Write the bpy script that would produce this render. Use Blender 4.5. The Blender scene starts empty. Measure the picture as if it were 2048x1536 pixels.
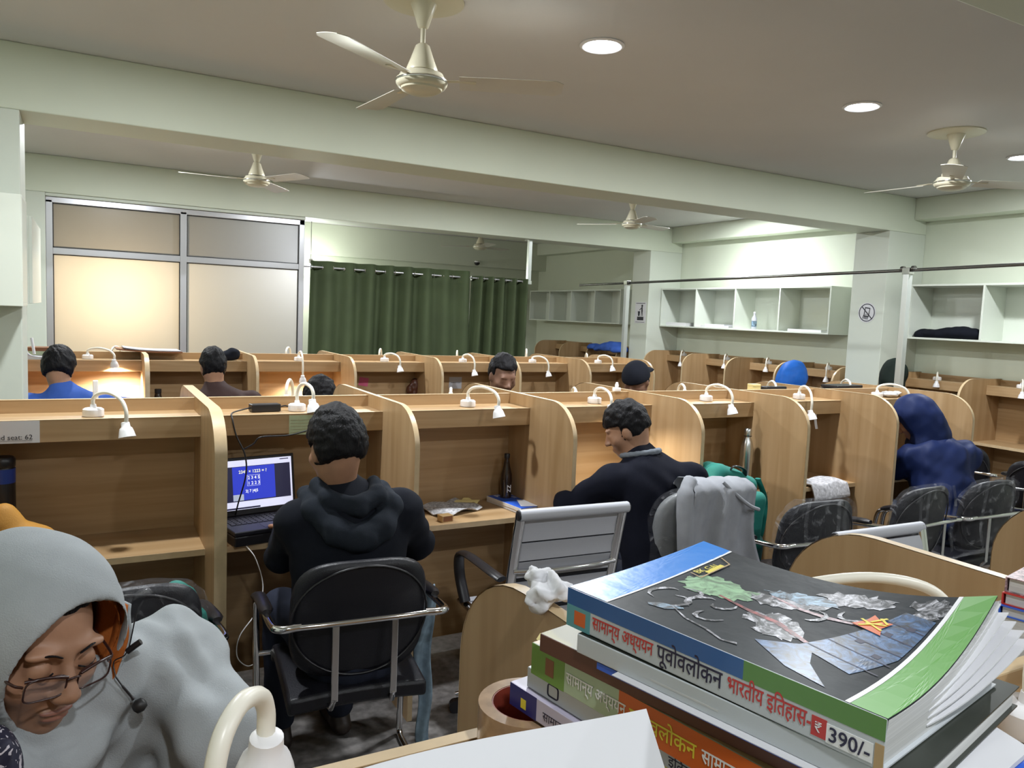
import bpy, bmesh, math, random
import numpy as np
from mathutils import Vector, Matrix, Euler

random.seed(7); np.random.seed(7)
SC = bpy.context.scene
COL = SC.collection
PI = math.pi

# ------------------------------------------------------------------ camera
CAM_H = 1.70
cam_d = bpy.data.cameras.new('camera')
cam_d.sensor_width = 36.0
cam_d.lens = 1550.0 / 2048.0 * 36.0
cam_d.clip_start = 0.02
cam = bpy.data.objects.new('camera', cam_d)
COL.objects.link(cam)
_r = Vector((0.877, -0.479, 0.041)).normalized()
_w = Vector((0.481, 0.873, -0.088)).normalized()
_u = _r.cross(_w).normalized(); _r = _w.cross(_u).normalized()
cam.matrix_world = Matrix(((_r.x, _u.x, -_w.x, 0), (_r.y, _u.y, -_w.y, 0), (_r.z, _u.z, -_w.z, CAM_H), (0, 0, 0, 1)))
SC.camera = cam

# ------------------------------------------------------------------ world, exposure
wd = bpy.data.worlds.new('world'); SC.world = wd
wd.use_nodes = True
wd.node_tree.nodes['Background'].inputs[0].default_value = (0.02, 0.022, 0.03, 1)
wd.node_tree.nodes['Background'].inputs[1].default_value = 1.0
SC.view_settings.view_transform = 'Standard'
SC.view_settings.look = 'None'
SC.view_settings.gamma = 1.0
SC.view_settings.use_curve_mapping = False
SC.view_settings.exposure = 0.0
SC.cycles.use_denoising = True
SC.cycles.adaptive_threshold = 0.06
SC.cycles.max_bounces = 6
SC.cycles.diffuse_bounces = 3
SC.cycles.glossy_bounces = 3
SC.cycles.transmission_bounces = 4
SC.cycles.transparent_max_bounces = 8
SC.cycles.caustics_reflective = False
SC.cycles.caustics_refractive = False
SC.cycles.sample_clamp_indirect = 6.0

DOWNLIGHT_W = 52.0

# ------------------------------------------------------------------ materials
def mat(name, col, rough=0.5, metal=0.0, spec=0.5, bump=0.0, bscale=200.0, var=0.0, vscale=6.0, emit=None, estr=0.0,
        sheen=0.0, coat=0.0, alpha=None, trans=0.0, coords='Object', stretch=None):
    m = bpy.data.materials.new(name); m.use_nodes = True
    nt = m.node_tree; b = nt.nodes['Principled BSDF']
    b.inputs['Base Color'].default_value = (*col, 1)
    b.inputs['Roughness'].default_value = rough
    b.inputs['Metallic'].default_value = metal
    b.inputs['Specular IOR Level'].default_value = spec
    if sheen: b.inputs['Sheen Weight'].default_value = sheen
    if coat: b.inputs['Coat Weight'].default_value = coat; b.inputs['Coat Roughness'].default_value = 0.08
    if trans: b.inputs['Transmission Weight'].default_value = trans
    if alpha is not None: b.inputs['Alpha'].default_value = alpha
    if emit: b.inputs['Emission Color'].default_value = (*emit, 1); b.inputs['Emission Strength'].default_value = estr
    tc = None
    def src():
        nonlocal tc
        if tc is None:
            t = nt.nodes.new('ShaderNodeTexCoord'); tc = t.outputs[coords]
            if stretch:
                mp = nt.nodes.new('ShaderNodeMapping'); mp.inputs['Scale'].default_value = stretch
                nt.links.new(tc, mp.inputs[0]); tc = mp.outputs[0]
        return tc
    if var:
        n = nt.nodes.new('ShaderNodeTexNoise'); n.inputs['Scale'].default_value = vscale; n.inputs['Detail'].default_value = 5
        nt.links.new(src(), n.inputs['Vector'])
        r = nt.nodes.new('ShaderNodeValToRGB')
        r.color_ramp.elements[0].position = 0.3; r.color_ramp.elements[1].position = 0.7
        r.color_ramp.elements[0].color = (*[max(0, c * (1 - var)) for c in col], 1)
        r.color_ramp.elements[1].color = (*[min(1, c * (1 + var)) for c in col], 1)
        nt.links.new(n.outputs[0], r.inputs[0]); nt.links.new(r.outputs[0], b.inputs['Base Color'])
    if bump:
        n = nt.nodes.new('ShaderNodeTexNoise'); n.inputs['Scale'].default_value = bscale; n.inputs['Detail'].default_value = 3
        nt.links.new(src(), n.inputs['Vector'])
        bp = nt.nodes.new('ShaderNodeBump'); bp.inputs['Strength'].default_value = bump; bp.inputs['Distance'].default_value = 0.01
        nt.links.new(n.outputs[0], bp.inputs['Height']); nt.links.new(bp.outputs[0], b.inputs['Normal'])
    return m

def wood(name, c1, c2, scale):
    m = bpy.data.materials.new(name); m.use_nodes = True
    nt = m.node_tree; b = nt.nodes['Principled BSDF']; b.inputs['Roughness'].default_value = 0.38
    b.inputs['Specular IOR Level'].default_value = 0.4
    t = nt.nodes.new('ShaderNodeTexCoord'); oi = nt.nodes.new('ShaderNodeObjectInfo')
    mp = nt.nodes.new('ShaderNodeMapping'); mp.inputs['Scale'].default_value = scale
    ad = nt.nodes.new('ShaderNodeVectorMath'); ad.operation = 'ADD'
    mu = nt.nodes.new('ShaderNodeMath'); mu.operation = 'MULTIPLY'; mu.inputs[1].default_value = 17.0
    nt.links.new(oi.outputs['Random'], mu.inputs[0])
    nt.links.new(t.outputs['Object'], mp.inputs[0]); nt.links.new(mp.outputs[0], ad.inputs[0]); nt.links.new(mu.outputs[0], ad.inputs[1])
    n1 = nt.nodes.new('ShaderNodeTexNoise'); n1.inputs['Scale'].default_value = 1.0; n1.inputs['Detail'].default_value = 6; n1.inputs['Distortion'].default_value = 0.6
    nt.links.new(ad.outputs[0], n1.inputs['Vector'])
    r = nt.nodes.new('ShaderNodeValToRGB')
    r.color_ramp.elements[0].position = 0.33; r.color_ramp.elements[1].position = 0.66
    r.color_ramp.elements[0].color = (*c1, 1); r.color_ramp.elements[1].color = (*c2, 1)
    nt.links.new(n1.outputs[0], r.inputs[0]); nt.links.new(r.outputs[0], b.inputs['Base Color'])
    return m

W1, W2 = (0.355, 0.222, 0.106), (0.445, 0.297, 0.158)
M = {}
M['wood_x'] = wood('wood_grain_along', W1, W2, (1.2, 14, 26))
M['wood_z'] = wood('wood_grain_upright', W1, W2, (26, 16, 1.1))
M['wood_edge'] = mat('wood_edge_band', (0.60, 0.45, 0.27), 0.35, var=0.06, vscale=30)
M['wall'] = mat('wall_paint', (0.66, 0.705, 0.585), 0.55, bump=0.02, bscale=60, var=0.02, vscale=2)
M['column'] = mat('column_paint', (0.62, 0.66, 0.58), 0.55, bump=0.02, bscale=60, var=0.02, vscale=2)
M['ceiling'] = mat('ceiling_paint', (0.62, 0.61, 0.60), 0.7, bump=0.02, bscale=60, var=0.03, vscale=1.2)
M['floor'] = mat('floor_stone', (0.16, 0.15, 0.145), 0.28, var=0.45, vscale=24)
M['laminate'] = mat('white_laminate', (0.70, 0.74, 0.66), 0.35)
M['alu'] = mat('aluminium', (0.62, 0.62, 0.66), 0.32, metal=0.75)
M['steel_dark'] = mat('rod_metal', (0.16, 0.16, 0.15), 0.25, metal=0.9)
M['chrome'] = mat('chrome', (0.78, 0.78, 0.80), 0.12, metal=1.0)
M['post'] = mat('post_metal', (0.62, 0.65, 0.63), 0.3, metal=0.6)
M['white_plastic'] = mat('white_plastic', (0.80, 0.79, 0.80), 0.35)
M['cream_plastic'] = mat('cream_plastic', (0.80, 0.76, 0.66), 0.35)
M['fan'] = mat('fan_enamel', (0.62, 0.58, 0.44), 0.3)
M['fan_blade'] = mat('fan_blade', (0.60, 0.57, 0.50), 0.3)
M['black_rubber'] = mat('black_rubber', (0.015, 0.015, 0.016), 0.5)
M['black_leather'] = mat('black_leather', (0.010, 0.010, 0.014), 0.38, spec=0.35, bump=0.15, bscale=260)
M['black_plastic'] = mat('black_plastic', (0.014, 0.013, 0.016), 0.35)
M['paper'] = mat('paper', (0.66, 0.66, 0.69), 0.6)
M['ink'] = mat('ink', (0.02, 0.02, 0.03), 0.6)
M['lens_lit'] = mat('downlight_lens', (1, 1, 1), 0.4, emit=(0.86, 0.92, 1.0), estr=30)
M['bulb_warm'] = mat('bulb_warm', (1, 1, 1), 0.4, emit=(1.0, 0.82, 0.55), estr=20)
M['bulb_off'] = mat('bulb_off', (0.85, 0.85, 0.82), 0.4)
def curtain_mat():
    m = mat('curtain_cloth', (0.042, 0.060, 0.022), 0.8, bump=0.06, bscale=300, sheen=0.0, var=0.15, vscale=3)
    return m
M['curtain'] = curtain_mat()

# ------------------------------------------------------------------ mesh helpers
class MB:
    def __init__(s): s.v = []; s.f = []
    def add(s, vs, fs):
        o = len(s.v); s.v.extend([tuple(p) for p in vs]); s.f.extend([tuple(i + o for i in f) for f in fs]); return s
    def box(s, x0, x1, y0, y1, z0, z1):
        vs = [(x, y, z) for z in (z0, z1) for y in (y0, y1) for x in (x0, x1)]
        return s.add(vs, [(0, 2, 3, 1), (4, 5, 7, 6), (0, 1, 5, 4), (2, 6, 7, 3), (0, 4, 6, 2), (1, 3, 7, 5)])
    def obox(s, c, size, rot=None):
        R = rot if rot is not None else Matrix.Identity(3)
        hx, hy, hz = [d / 2 for d in size]; c = Vector(c)
        vs = [c + R @ Vector((x, y, z)) for z in (-hz, hz) for y in (-hy, hy) for x in (-hx, hx)]
        return s.add(vs, [(0, 2, 3, 1), (4, 5, 7, 6), (0, 1, 5, 4), (2, 6, 7, 3), (0, 4, 6, 2), (1, 3, 7, 5)])
    def tube(s, pts, r, n=8, caps=True, closed=False, flat=None):
        P = [Vector(p) for p in pts]; k = len(P)
        rs = r if isinstance(r, (list, tuple)) else [r] * k
        T = []
        for i in range(k):
            if closed: t = P[(i + 1) % k] - P[i - 1]
            else: t = P[min(i + 1, k - 1)] - P[max(i - 1, 0)]
            T.append(t.normalized() if t.length > 1e-9 else Vector((0, 0, 1)))
        a = Vector((0, 0, 1)) if abs(T[0].z) < 0.9 else Vector((1, 0, 0))
        N = T[0].cross(a).normalized(); vs = []
        for i in range(k):
            N = (N - T[i] * N.dot(T[i]));
            N = N.normalized() if N.length > 1e-6 else T[i].orthogonal().normalized()
            Bv = T[i].cross(N)
            for j in range(n):
                an = 2 * PI * j / n
                f1, f2 = (1, 1) if flat is None else flat
                vs.append(P[i] + (N * math.cos(an) * f1 + Bv * math.sin(an) * f2) * rs[i])
        fs = []
        for i in range(k if closed else k - 1):
            i2 = (i + 1) % k
            for j in range(n):
                j2 = (j + 1) % n
                fs.append((i * n + j, i * n + j2, i2 * n + j2, i2 * n + j))
        if caps and not closed:
            fs.append(tuple(range(n - 1, -1, -1))); fs.append(tuple((k - 1) * n + j for j in range(n)))
        return s.add(vs, fs)
    def lathe(s, prof, n=20, org=(0, 0, 0), R=None, capb=True, capt=True):
        R = R if R is not None else Matrix.Identity(3); o = Vector(org); vs = []; fs = []
        for (r, z) in prof:
            for j in range(n):
                an = 2 * PI * j / n
                vs.append(o + R @ Vector((r * math.cos(an), r * math.sin(an), z)))
        k = len(prof)
        for i in range(k - 1):
            for j in range(n):
                j2 = (j + 1) % n
                fs.append((i * n + j, i * n + j2, (i + 1) * n + j2, (i + 1) * n + j))
        if capb: fs.append(tuple(range(n - 1, -1, -1)))
        if capt: fs.append(tuple((k - 1) * n + j for j in range(n)))
        return s.add(vs, fs)
    def prism(s, poly, d0, d1, fn):
        """poly: list of 2D points; fn(u, v, d) -> 3D"""
        n = len(poly)
        vs = [fn(u, v, d0) for u, v in poly] + [fn(u, v, d1) for u, v in poly]
        fs = [tuple(range(n - 1, -1, -1)), tuple(range(n, 2 * n))]
        for i in range(n):
            j = (i + 1) % n; fs.append((i, j, n + j, n + i))
        return s.add(vs, fs)
    def grid(s, fn, nu, nv, wrap=False):
        vs = [fn(i / nu, j / nv) for j in range(nv + 1) for i in range(nu + (0 if wrap else 1))]
        w = nu if wrap else nu + 1; fs = []
        for j in range(nv):
            for i in range(nu):
                i2 = (i + 1) % w if wrap else i + 1
                fs.append((j * w + i, j * w + i2, (j + 1) * w + i2, (j + 1) * w + i))
        return s.add(vs, fs)
    def slab(s, fn, nu, nv, th):
        """thick sheet: fn(u,v)->(point, normal)"""
        top = []; bot = []
        for j in range(nv + 1):
            for i in range(nu + 1):
                p, n = fn(i / nu, j / nv); p = Vector(p); n = Vector(n)
                top.append(p + n * th / 2); bot.append(p - n * th / 2)
        w = nu + 1; o = len(top); fs = []
        for j in range(nv):
            for i in range(nu):
                a, b, c, d = j * w + i, j * w + i + 1, (j + 1) * w + i + 1, (j + 1) * w + i
                fs.append((a, b, c, d)); fs.append((o + d, o + c, o + b, o + a))
        for i in range(nu):
            fs.append((i + 1, i, o + i, o + i + 1)); t = nv * w
            fs.append((t + i, t + i + 1, o + t + i + 1, o + t + i))
        for j in range(nv):
            fs.append((j * w, (j + 1) * w, o + (j + 1) * w, o + j * w)); t = nu
            fs.append(((j + 1) * w + t, j * w + t, o + j * w + t, o + (j + 1) * w + t))
        return s.add(top + bot, fs)
    def mesh(s, name, m, smooth=0):
        me = bpy.data.meshes.new(name); me.from_pydata(s.v, [], s.f)
        bm = bmesh.new(); bm.from_mesh(me); bmesh.ops.recalc_face_normals(bm, faces=bm.faces); bm.to_mesh(me); bm.free()
        if smooth:
            me.polygons.foreach_set('use_smooth', [True] * len(me.polygons))
            if smooth < 180: me.set_sharp_from_angle(angle=math.radians(smooth))
        ms = m if isinstance(m, (list, tuple)) else [m]
        for x in ms: me.materials.append(M[x] if isinstance(x, str) else x)
        return me
    def build(s, name, m, parent=None, smooth=0, bevel=0.0, loc=None, rot=None):
        return link(name, s.mesh(name, m, smooth), parent, bevel, loc, rot)

def link(name, me, parent=None, bevel=0.0, loc=None, rot=None):
    o = bpy.data.objects.new(name, me); COL.objects.link(o)
    if parent is not None: o.parent = parent
    if loc is not None: o.location = loc
    if rot is not None: o.rotation_euler = rot
    if bevel:
        b = o.modifiers.new('bevel', 'BEVEL'); b.width = bevel; b.segments = 2; b.limit_method = 'ANGLE'
    return o

def thing(name, label, cat, loc=(0, 0, 0), rotz=0.0, group=None, rot=None):
    o = bpy.data.objects.new(name, None); COL.objects.link(o)
    o.empty_display_size = 0.05
    o.location = loc; o.rotation_euler = rot if rot is not None else (0, 0, rotz)
    return tag(o, label, cat, group)
def tag(o, label, cat, group=None, kind=None):
    o['label'] = label; o['category'] = cat
    if group: o['group'] = group
    if kind: o['kind'] = kind
    return o
def struct(o, label=None):
    o['kind'] = 'structure'
    if label: o['label'] = label
    return o
def rz(a): return Matrix.Rotation(a, 3, 'Z')
def rx(a): return Matrix.Rotation(a, 3, 'X')
def ry(a): return Matrix.Rotation(a, 3, 'Y')
def arc(c, r, a0, a1, n, fn):
    return [fn(c[0] + r * math.cos(a0 + (a1 - a0) * i / n), c[1] + r * math.sin(a0 + (a1 - a0) * i / n)) for i in range(n + 1)]
def smooth_path(pts, n=6):
    """Catmull-Rom through pts"""
    P = [Vector(p) for p in pts]; P = [2 * P[0] - P[1]] + P + [2 * P[-1] - P[-2]]; out = []
    for i in range(1, len(P) - 2):
        for k in range(n):
            t = k / n
            out.append(0.5 * ((2 * P[i]) + (P[i + 1] - P[i - 1]) * t + (2 * P[i - 1] - 5 * P[i] + 4 * P[i + 1] - P[i + 2]) * t * t + (3 * P[i] - P[i - 1] - 3 * P[i + 1] + P[i + 2]) * t ** 3))
    out.append(P[-2]); return out
def text_mesh(body, size, mname, align='LEFT', bold=0.0, extrude=0.0003, shear=0.0):
    c = bpy.data.curves.new('lettering', 'FONT'); c.body = body; c.size = size; c.align_x = align
    c.extrude = extrude; c.offset = bold; c.shear = shear; c.resolution_u = 3
    o = bpy.data.objects.new('lettering', c); COL.objects.link(o)
    dg = bpy.context.evaluated_depsgraph_get(); dg.update()
    me = bpy.data.meshes.new_from_object(o.evaluated_get(dg))
    bpy.data.objects.remove(o); me.materials.clear(); me.materials.append(M[mname])
    return me
def frame3(o, ex, ey, ez=None):
    ex = Vector(ex).normalized(); ey = Vector(ey); ey = (ey - ex * ey.dot(ex)).normalized(); ez = ex.cross(ey)
    return Matrix(((ex.x, ey.x, ez.x, o[0]), (ex.y, ey.y, ez.y, o[1]), (ex.z, ey.z, ez.z, o[2]), (0, 0, 0, 1)))

# ================================================================== THE ROOM
XR, XL = 7.30, -1.20            # right and left wall planes
ZC, ZB = 3.00, 2.66             # ceiling and beam soffit
B0, B1, B2 = (1.07, 1.45), (4.88, 5.26), (8.48, 8.86)
XC = 6.75                       # face of the right-hand columns
YF, YN = 12.4, -3.2

struct(MB().box(XL - 0.2, XR + 0.2, YN, YF, -0.1, 0).build('floor', 'floor'), 'dark speckled stone floor between the rows')
struct(MB().box(XL - 0.2, XR + 0.2, YN, YF, ZC, ZC + 0.1).build('ceiling', 'ceiling'), 'plain painted ceiling slab')
struct(MB().box(XR, XR + 0.2, YN, YF, 0, ZC).build('wall_right', 'wall'), 'pale green right-hand wall above the carrels')
struct(MB().box(XL - 0.2, XL, YN, YF, 0, ZC).build('wall_left', 'wall'), 'pale green left-hand wall')
struct(MB().box(XL - 0.2, XR + 0.2, YF, YF + 0.2, 0, ZC).build('wall_back', 'wall'), 'pale green far wall of the back hall')
struct(MB().box(XL - 0.2, XR + 0.2, YN - 0.2, YN, 0, ZC).build('wall_front', 'wall'), 'pale green wall behind the photographer')
for i, (a, b) in enumerate((B0, B1, B2)):
    struct(MB().box(XL, XR, a, b, ZB, ZC).build('trim_%d' % (i + 1), 'wall', bevel=0.006), 'deep painted ceiling beam across the hall')
    struct(MB().box(XC, XR, a, b, 0, ZB).build('wall_right_column_%d' % (i + 1), 'column', bevel=0.006), 'painted square column on the right wall')
    if i != 0:
        x1 = -0.30 if i == 1 else -0.33
        struct(MB().box(XL, x1, a, b, 0, ZB).build('wall_left_column_%d' % (i + 1), 'column', bevel=0.006), 'painted square column at the left of the hall')
for i, (a, b) in enumerate(((YN, B0[0]), (B0[1], B1[0]), (B1[1], B2[0]), (B2[1], YF))):
    struct(MB().box(7.10, XR, a, b, 2.79, ZC).build('trim_%d' % (i + 4), 'wall', bevel=0.006), 'shallow ceiling ledge along the right wall')
struct(MB().box(XL, XR, YF - 0.25, YF, 2.52, ZC).build('trim_8', 'wall', bevel=0.006), 'far ceiling beam in the back hall')

# ------------------------------------------------------------------ frosted window screen under the second beam
def frosted(name, t1, mixf, base):
    m = bpy.data.materials.new(name); m.use_nodes = True; nt = m.node_tree
    out = nt.nodes['Material Output']; b = nt.nodes['Principled BSDF']
    b.inputs['Base Color'].default_value = (base, base * 0.97, base * 0.95, 1); b.inputs['Roughness'].default_value = 0.30
    tr = nt.nodes.new('ShaderNodeBsdfTranslucent'); tr.inputs[0].default_value = (*t1, 1)
    mx = nt.nodes.new('ShaderNodeMixShader'); mx.inputs[0].default_value = mixf
    nt.links.new(b.outputs[0], mx.inputs[1]); nt.links.new(tr.outputs[0], mx.inputs[2]); nt.links.new(mx.outputs[0], out.inputs['Surface'])
    return m
M['frost'] = frosted('frosted_glass', (0.9, 0.88, 0.86), 0.60, 0.20)
M['frost_dimmed'] = frosted('frosted_glass_upper', (0.60, 0.60, 0.62), 0.45, 0.07)  # upper panes: weaker backlight put into a darker copy of the glass
win = thing('window_1', 'aluminium framed screen of four frosted glass panes, lit warm from behind', 'window', (-0.33, 8.56, 0))
struct(win)
wx0, wx1, wxm, fw = 0.0, 2.40, 1.19, 0.055
def wbox(nm, x0, x1, z0, z1, y0=-0.03, y1=0.03, m='alu'):
    return MB().box(x0, x1, y0, y1, z0, z1).build(nm, m, win, bevel=0.004)
wbox('frame_stile', wx0, wx0 + fw, 0, 2.60); wbox('frame_stile', wx1 - fw, wx1, 0, 2.655); wbox('mullion', wxm - 0.03, wxm + 0.03, 0, 2.60)
wbox('frame_head', wx0, wx1, 2.575, 2.63); wbox('reveal', wx0, wx1, 2.63, ZB, -0.06, 0.06, 'column')
wbox('transom', wx0 + fw, wxm - 0.03, 2.10, 2.16, -0.026, 0.026); wbox('transom', wxm + 0.03, wx1 - fw, 2.10, 2.16, -0.026, 0.026)
wbox('bottom_rail', wx0 + fw, wx1 - fw, 0.02, 0.14, -0.026, 0.026)
for (a, b) in ((wx0 + fw, wxm - 0.03), (wxm + 0.03, wx1 - fw)):
    for (z0, z1, mm) in ((0.14, 2.10, 'frost'), (2.16, 2.575, 'frost_dimmed')):
        MB().add([(a, 0, z0), (b, 0, z0), (b, 0, z1), (a, 0, z1)], [(0, 1, 2, 3)]).build('pane', mm, win)
        g = MB()
        for q in (((a, b), (z0, z0 + 0.008)), ((a, b), (z1 - 0.008, z1)), ((a, a + 0.008), (z0, z1)), ((b - 0.008, b), (z0, z1))):
            g.box(q[0][0], q[0][1], -0.012, 0.012, q[1][0], q[1][1])
        g.build('gasket', 'black_rubber', win)

# lamps of the back hall (behind the frosted screen)
def point(name, loc, w, col, size=0.06, parent=None):
    l = bpy.data.lights.new(name, 'POINT'); l.energy = w; l.color = col; l.shadow_soft_size = size
    o = bpy.data.objects.new(name, l); COL.objects.link(o); o.location = loc
    if parent: o.parent = parent
    return o
def wall_bulb(label, loc, w, col, glow):
    t = thing('hall_bulb', label, 'lamp', loc)
    MB().lathe([(0.025, 0.02), (0.03, 0.07), (0.026, 0.09)], 14).build('socket', 'white_plastic', t, 40)
    g = MB().lathe([(0.001, -0.05), (0.02, -0.046), (0.034, -0.03), (0.038, -0.01), (0.03, 0.012), (0.024, 0.02)], 16).build('globe', glow, t, 180)
    MB().tube([(0, 0, 0.09), (0, 0, ZC - loc[2])], 0.004, 6).build('cord', 'black_plastic', t)
    point('bulb_light', (0, 0, -0.1), w, col, 0.05, t)
wall_bulb('warm bulb hanging behind the left frosted pane', (0.28, 9.22, 1.86), 40, (1.0, 0.76, 0.46), 'bulb_warm')
wall_bulb('white bulb hanging in the back hall beside the frosted screen', (2.16, 9.16, 2.34), 26, (0.92, 0.96, 1.0), 'lens_lit')
wall_bulb('bright white bulb near the far wall above the curtain', (2.95, 11.75, 2.33), 45, (0.95, 1.0, 0.90), 'lens_lit')

# ------------------------------------------------------------------ downlights
def downlight(x, y, label, group='recessed ceiling downlights', power=1.0):
    t = thing('downlight', label, 'ceiling light', (x, y, ZC), 0, group)
    MB().lathe([(0.105, 0.0), (0.108, -0.006), (0.095, -0.012), (0.082, -0.006), (0.082, 0.0)], 28, capb=False, capt=False).build('rim', 'white_plastic', t, 40)
    MB().lathe([(0.082, -0.004), (0.05, -0.009), (0.002, -0.010)], 24, capb=False).build('lens', 'lens_lit', t, 180)
    l = bpy.data.lights.new('downlight_beam', 'AREA'); l.shape = 'DISK'; l.size = 0.15; l.energy = DOWNLIGHT_W * power; l.color = (0.93, 0.97, 1.0)
    o = bpy.data.objects.new('downlight_beam', l); COL.objects.link(o); o.parent = t; o.location = (0, 0, -0.016)
    return t
downlight(2.16, 3.17, 'bright round downlight in the ceiling right of the nearest fan')
downlight(3.97, 3.12, 'round downlight between the two big fans of the near bay')
downlight(5.97, 3.29, 'round downlight at the right edge behind the right-hand fan')
downlight(0.25, 3.20, 'round downlight above the left carrels, just out of view')
for x, n in ((0.25, 'leftmost'), (2.16, 'second from left'), (3.97, 'third from left'), (6.42, 'rightmost, beside the bright wall')):
    downlight(x, 6.80, 'downlight of the middle bay hidden behind the near beam, ' + n)
for x, n in ((0.25, 'leftmost'), (2.16, 'second from left'), (3.97, 'third from left'), (5.97, 'rightmost')):
    downlight(x, -0.6, 'downlight in the ceiling behind the photographer, ' + n, power=0.55)

# ------------------------------------------------------------------ ceiling fans
def make_fan(loc, ang, label, blade_l=0.60, drop=0.0):
    t = thing('ceiling_fan', label, 'fan', (loc[0], loc[1], ZC), 0, 'cream three-blade ceiling fans')
    zh = loc[2] - ZC
    MB().lathe([(0.012, -0.115), (0.022, -0.11), (0.042, -0.05), (0.062, -0.0)], 24).build('canopy', 'fan', t, 50)
    MB().lathe([(0.17, 0.0), (0.17, -0.008), (0.155, -0.014), (0.06, -0.016)], 36, capb=False).build('ceiling_plate', 'fan', t, 40)
    MB().tube([(0, 0, -0.1), (0, 0, zh + 0.10)], 0.011, 12).build('rod', 'fan', t, 60)
    MB().lathe([(0.016, zh + 0.155), (0.03, zh + 0.145), (0.05, zh + 0.09), (0.066, zh + 0.05), (0.066, zh + 0.04)][::-1], 28).build('lower_canopy', 'fan', t, 50)
    MB().lathe([(0.05, zh + 0.032), (0.052, zh + 0.042)], 28).build('collar', 'black_plastic', t, 60)
    hub = MB().lathe([(0.02, zh - 0.05), (0.06, zh - 0.048), (0.085, zh - 0.036), (0.088, zh - 0.028), (0.10, zh - 0.024), (0.108, zh - 0.012), (0.108, zh + 0.006), (0.098, zh + 0.014), (0.09, zh + 0.03), (0.05, zh + 0.036)], 36).build('motor_housing', 'fan', t, 40)
    MB().lathe([(0.110, zh - 0.006), (0.112, zh - 0.002), (0.110, zh + 0.002)], 36, capb=False, capt=False).build('trim_ring', 'chrome', hub, 60)
    for k in range(3):
        a = ang + k * 2 * PI / 3
        R = rz(a)
        b = MB(); w0, w1 = 0.055, 0.072
        def bl(u, v):
            x = 0.16 + u * (blade_l - 0.16); w = (w0 + (w1 - w0) * u) * (1 if u < 0.93 else 1 - 0.35 * ((u - 0.93) / 0.07) ** 2)
            y = (v - 0.5) * 2 * w; tl = 0.20 - 0.06 * u
            z = zh + 0.004 - y * math.tan(tl) - 0.10 * (v - 0.5) ** 2 * 0.12 - drop * u
            return R @ Vector((x, y, z)), R @ Vector((0, math.sin(tl), math.cos(tl)))
        b.slab(bl, 14, 6, 0.0025); bo = b.build('blade', 'fan_blade', t, 40)
        MB().add([], []).tube([R @ Vector((0.10, 0, zh + 0.004)), R @ Vector((0.15, 0, zh + 0.007)), R @ Vector((0.23, 0, zh + 0.004))], [0.012, 0.014, 0.02], 8, flat=(1, 0.25)).build('blade_bracket', 'fan', bo, 60)
    return t
make_fan((1.25, 3.17, 2.67), math.radians(94), 'large cream ceiling fan nearest the camera, top centre')
make_fan((1.255, 6.85, 2.735), math.radians(57), 'cream ceiling fan above the frosted window')
make_fan((5.17, 6.85, 2.735), math.radians(12), 'small cream ceiling fan left of the bright wall in the middle bay')
make_fan((4.95, 3.16, 2.68), math.radians(93), 'grey-lit ceiling fan at the upper right')
make_fan((5.15, 10.5, 2.70), math.radians(20), 'tiny far ceiling fan in the dark back hall')

# ================================================================== STUDY CARRELS
PITCH = 0.76
def partition_poly(y0, y1, near=True, far=True):
    pts = [(y0, 0.0)]
    ry_, rz_ = 0.20, 0.17
    if near:
        pts += [(y0 + ry_ - ry_ * math.cos(t), 1.138 + rz_ * math.sin(t)) for t in [i * PI / 2 / 10 for i in range(11)]]
    else: pts += [(y0, 1.308)]
    if far:
        pts += [(y1 - ry_ + ry_ * math.sin(t), 1.138 + rz_ * math.cos(t)) for t in [i * PI / 2 / 10 for i in range(11)]]
    else: pts += [(y1, 1.308)]
    pts += [(y1, 0.0)]
    return pts
def add_partition(parent, x0, x1, y0, y1, near=True, far=True):
    poly = partition_poly(y0, y1, near, far)
    o = MB().prism(poly, x0, x1, lambda u, v, d: (d, u, v)).build('partition', 'wood_z', parent)
    e = MB(); prof = poly[1:-1]
    vs = []; fs = []
    for (u, v) in [poly[0]] + prof + [poly[-1]]:
        cy, cz = (y0 + y1) / 2, 0.9
        nu = Vector((u - cy, 0)); k = 0.0015
        uu = u + (k if u > cy else -k); vv = v + k
        vs += [(x0 - 0.0006, uu, vv), (x1 + 0.0006, uu, vv)]
    for i in range(len(vs) // 2 - 1): fs.append((2 * i, 2 * i + 1, 2 * i + 3, 2 * i + 2))
    e.add(vs, fs)
    e.build('edge_band', 'wood_edge', o, 180)
    return o
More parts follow.
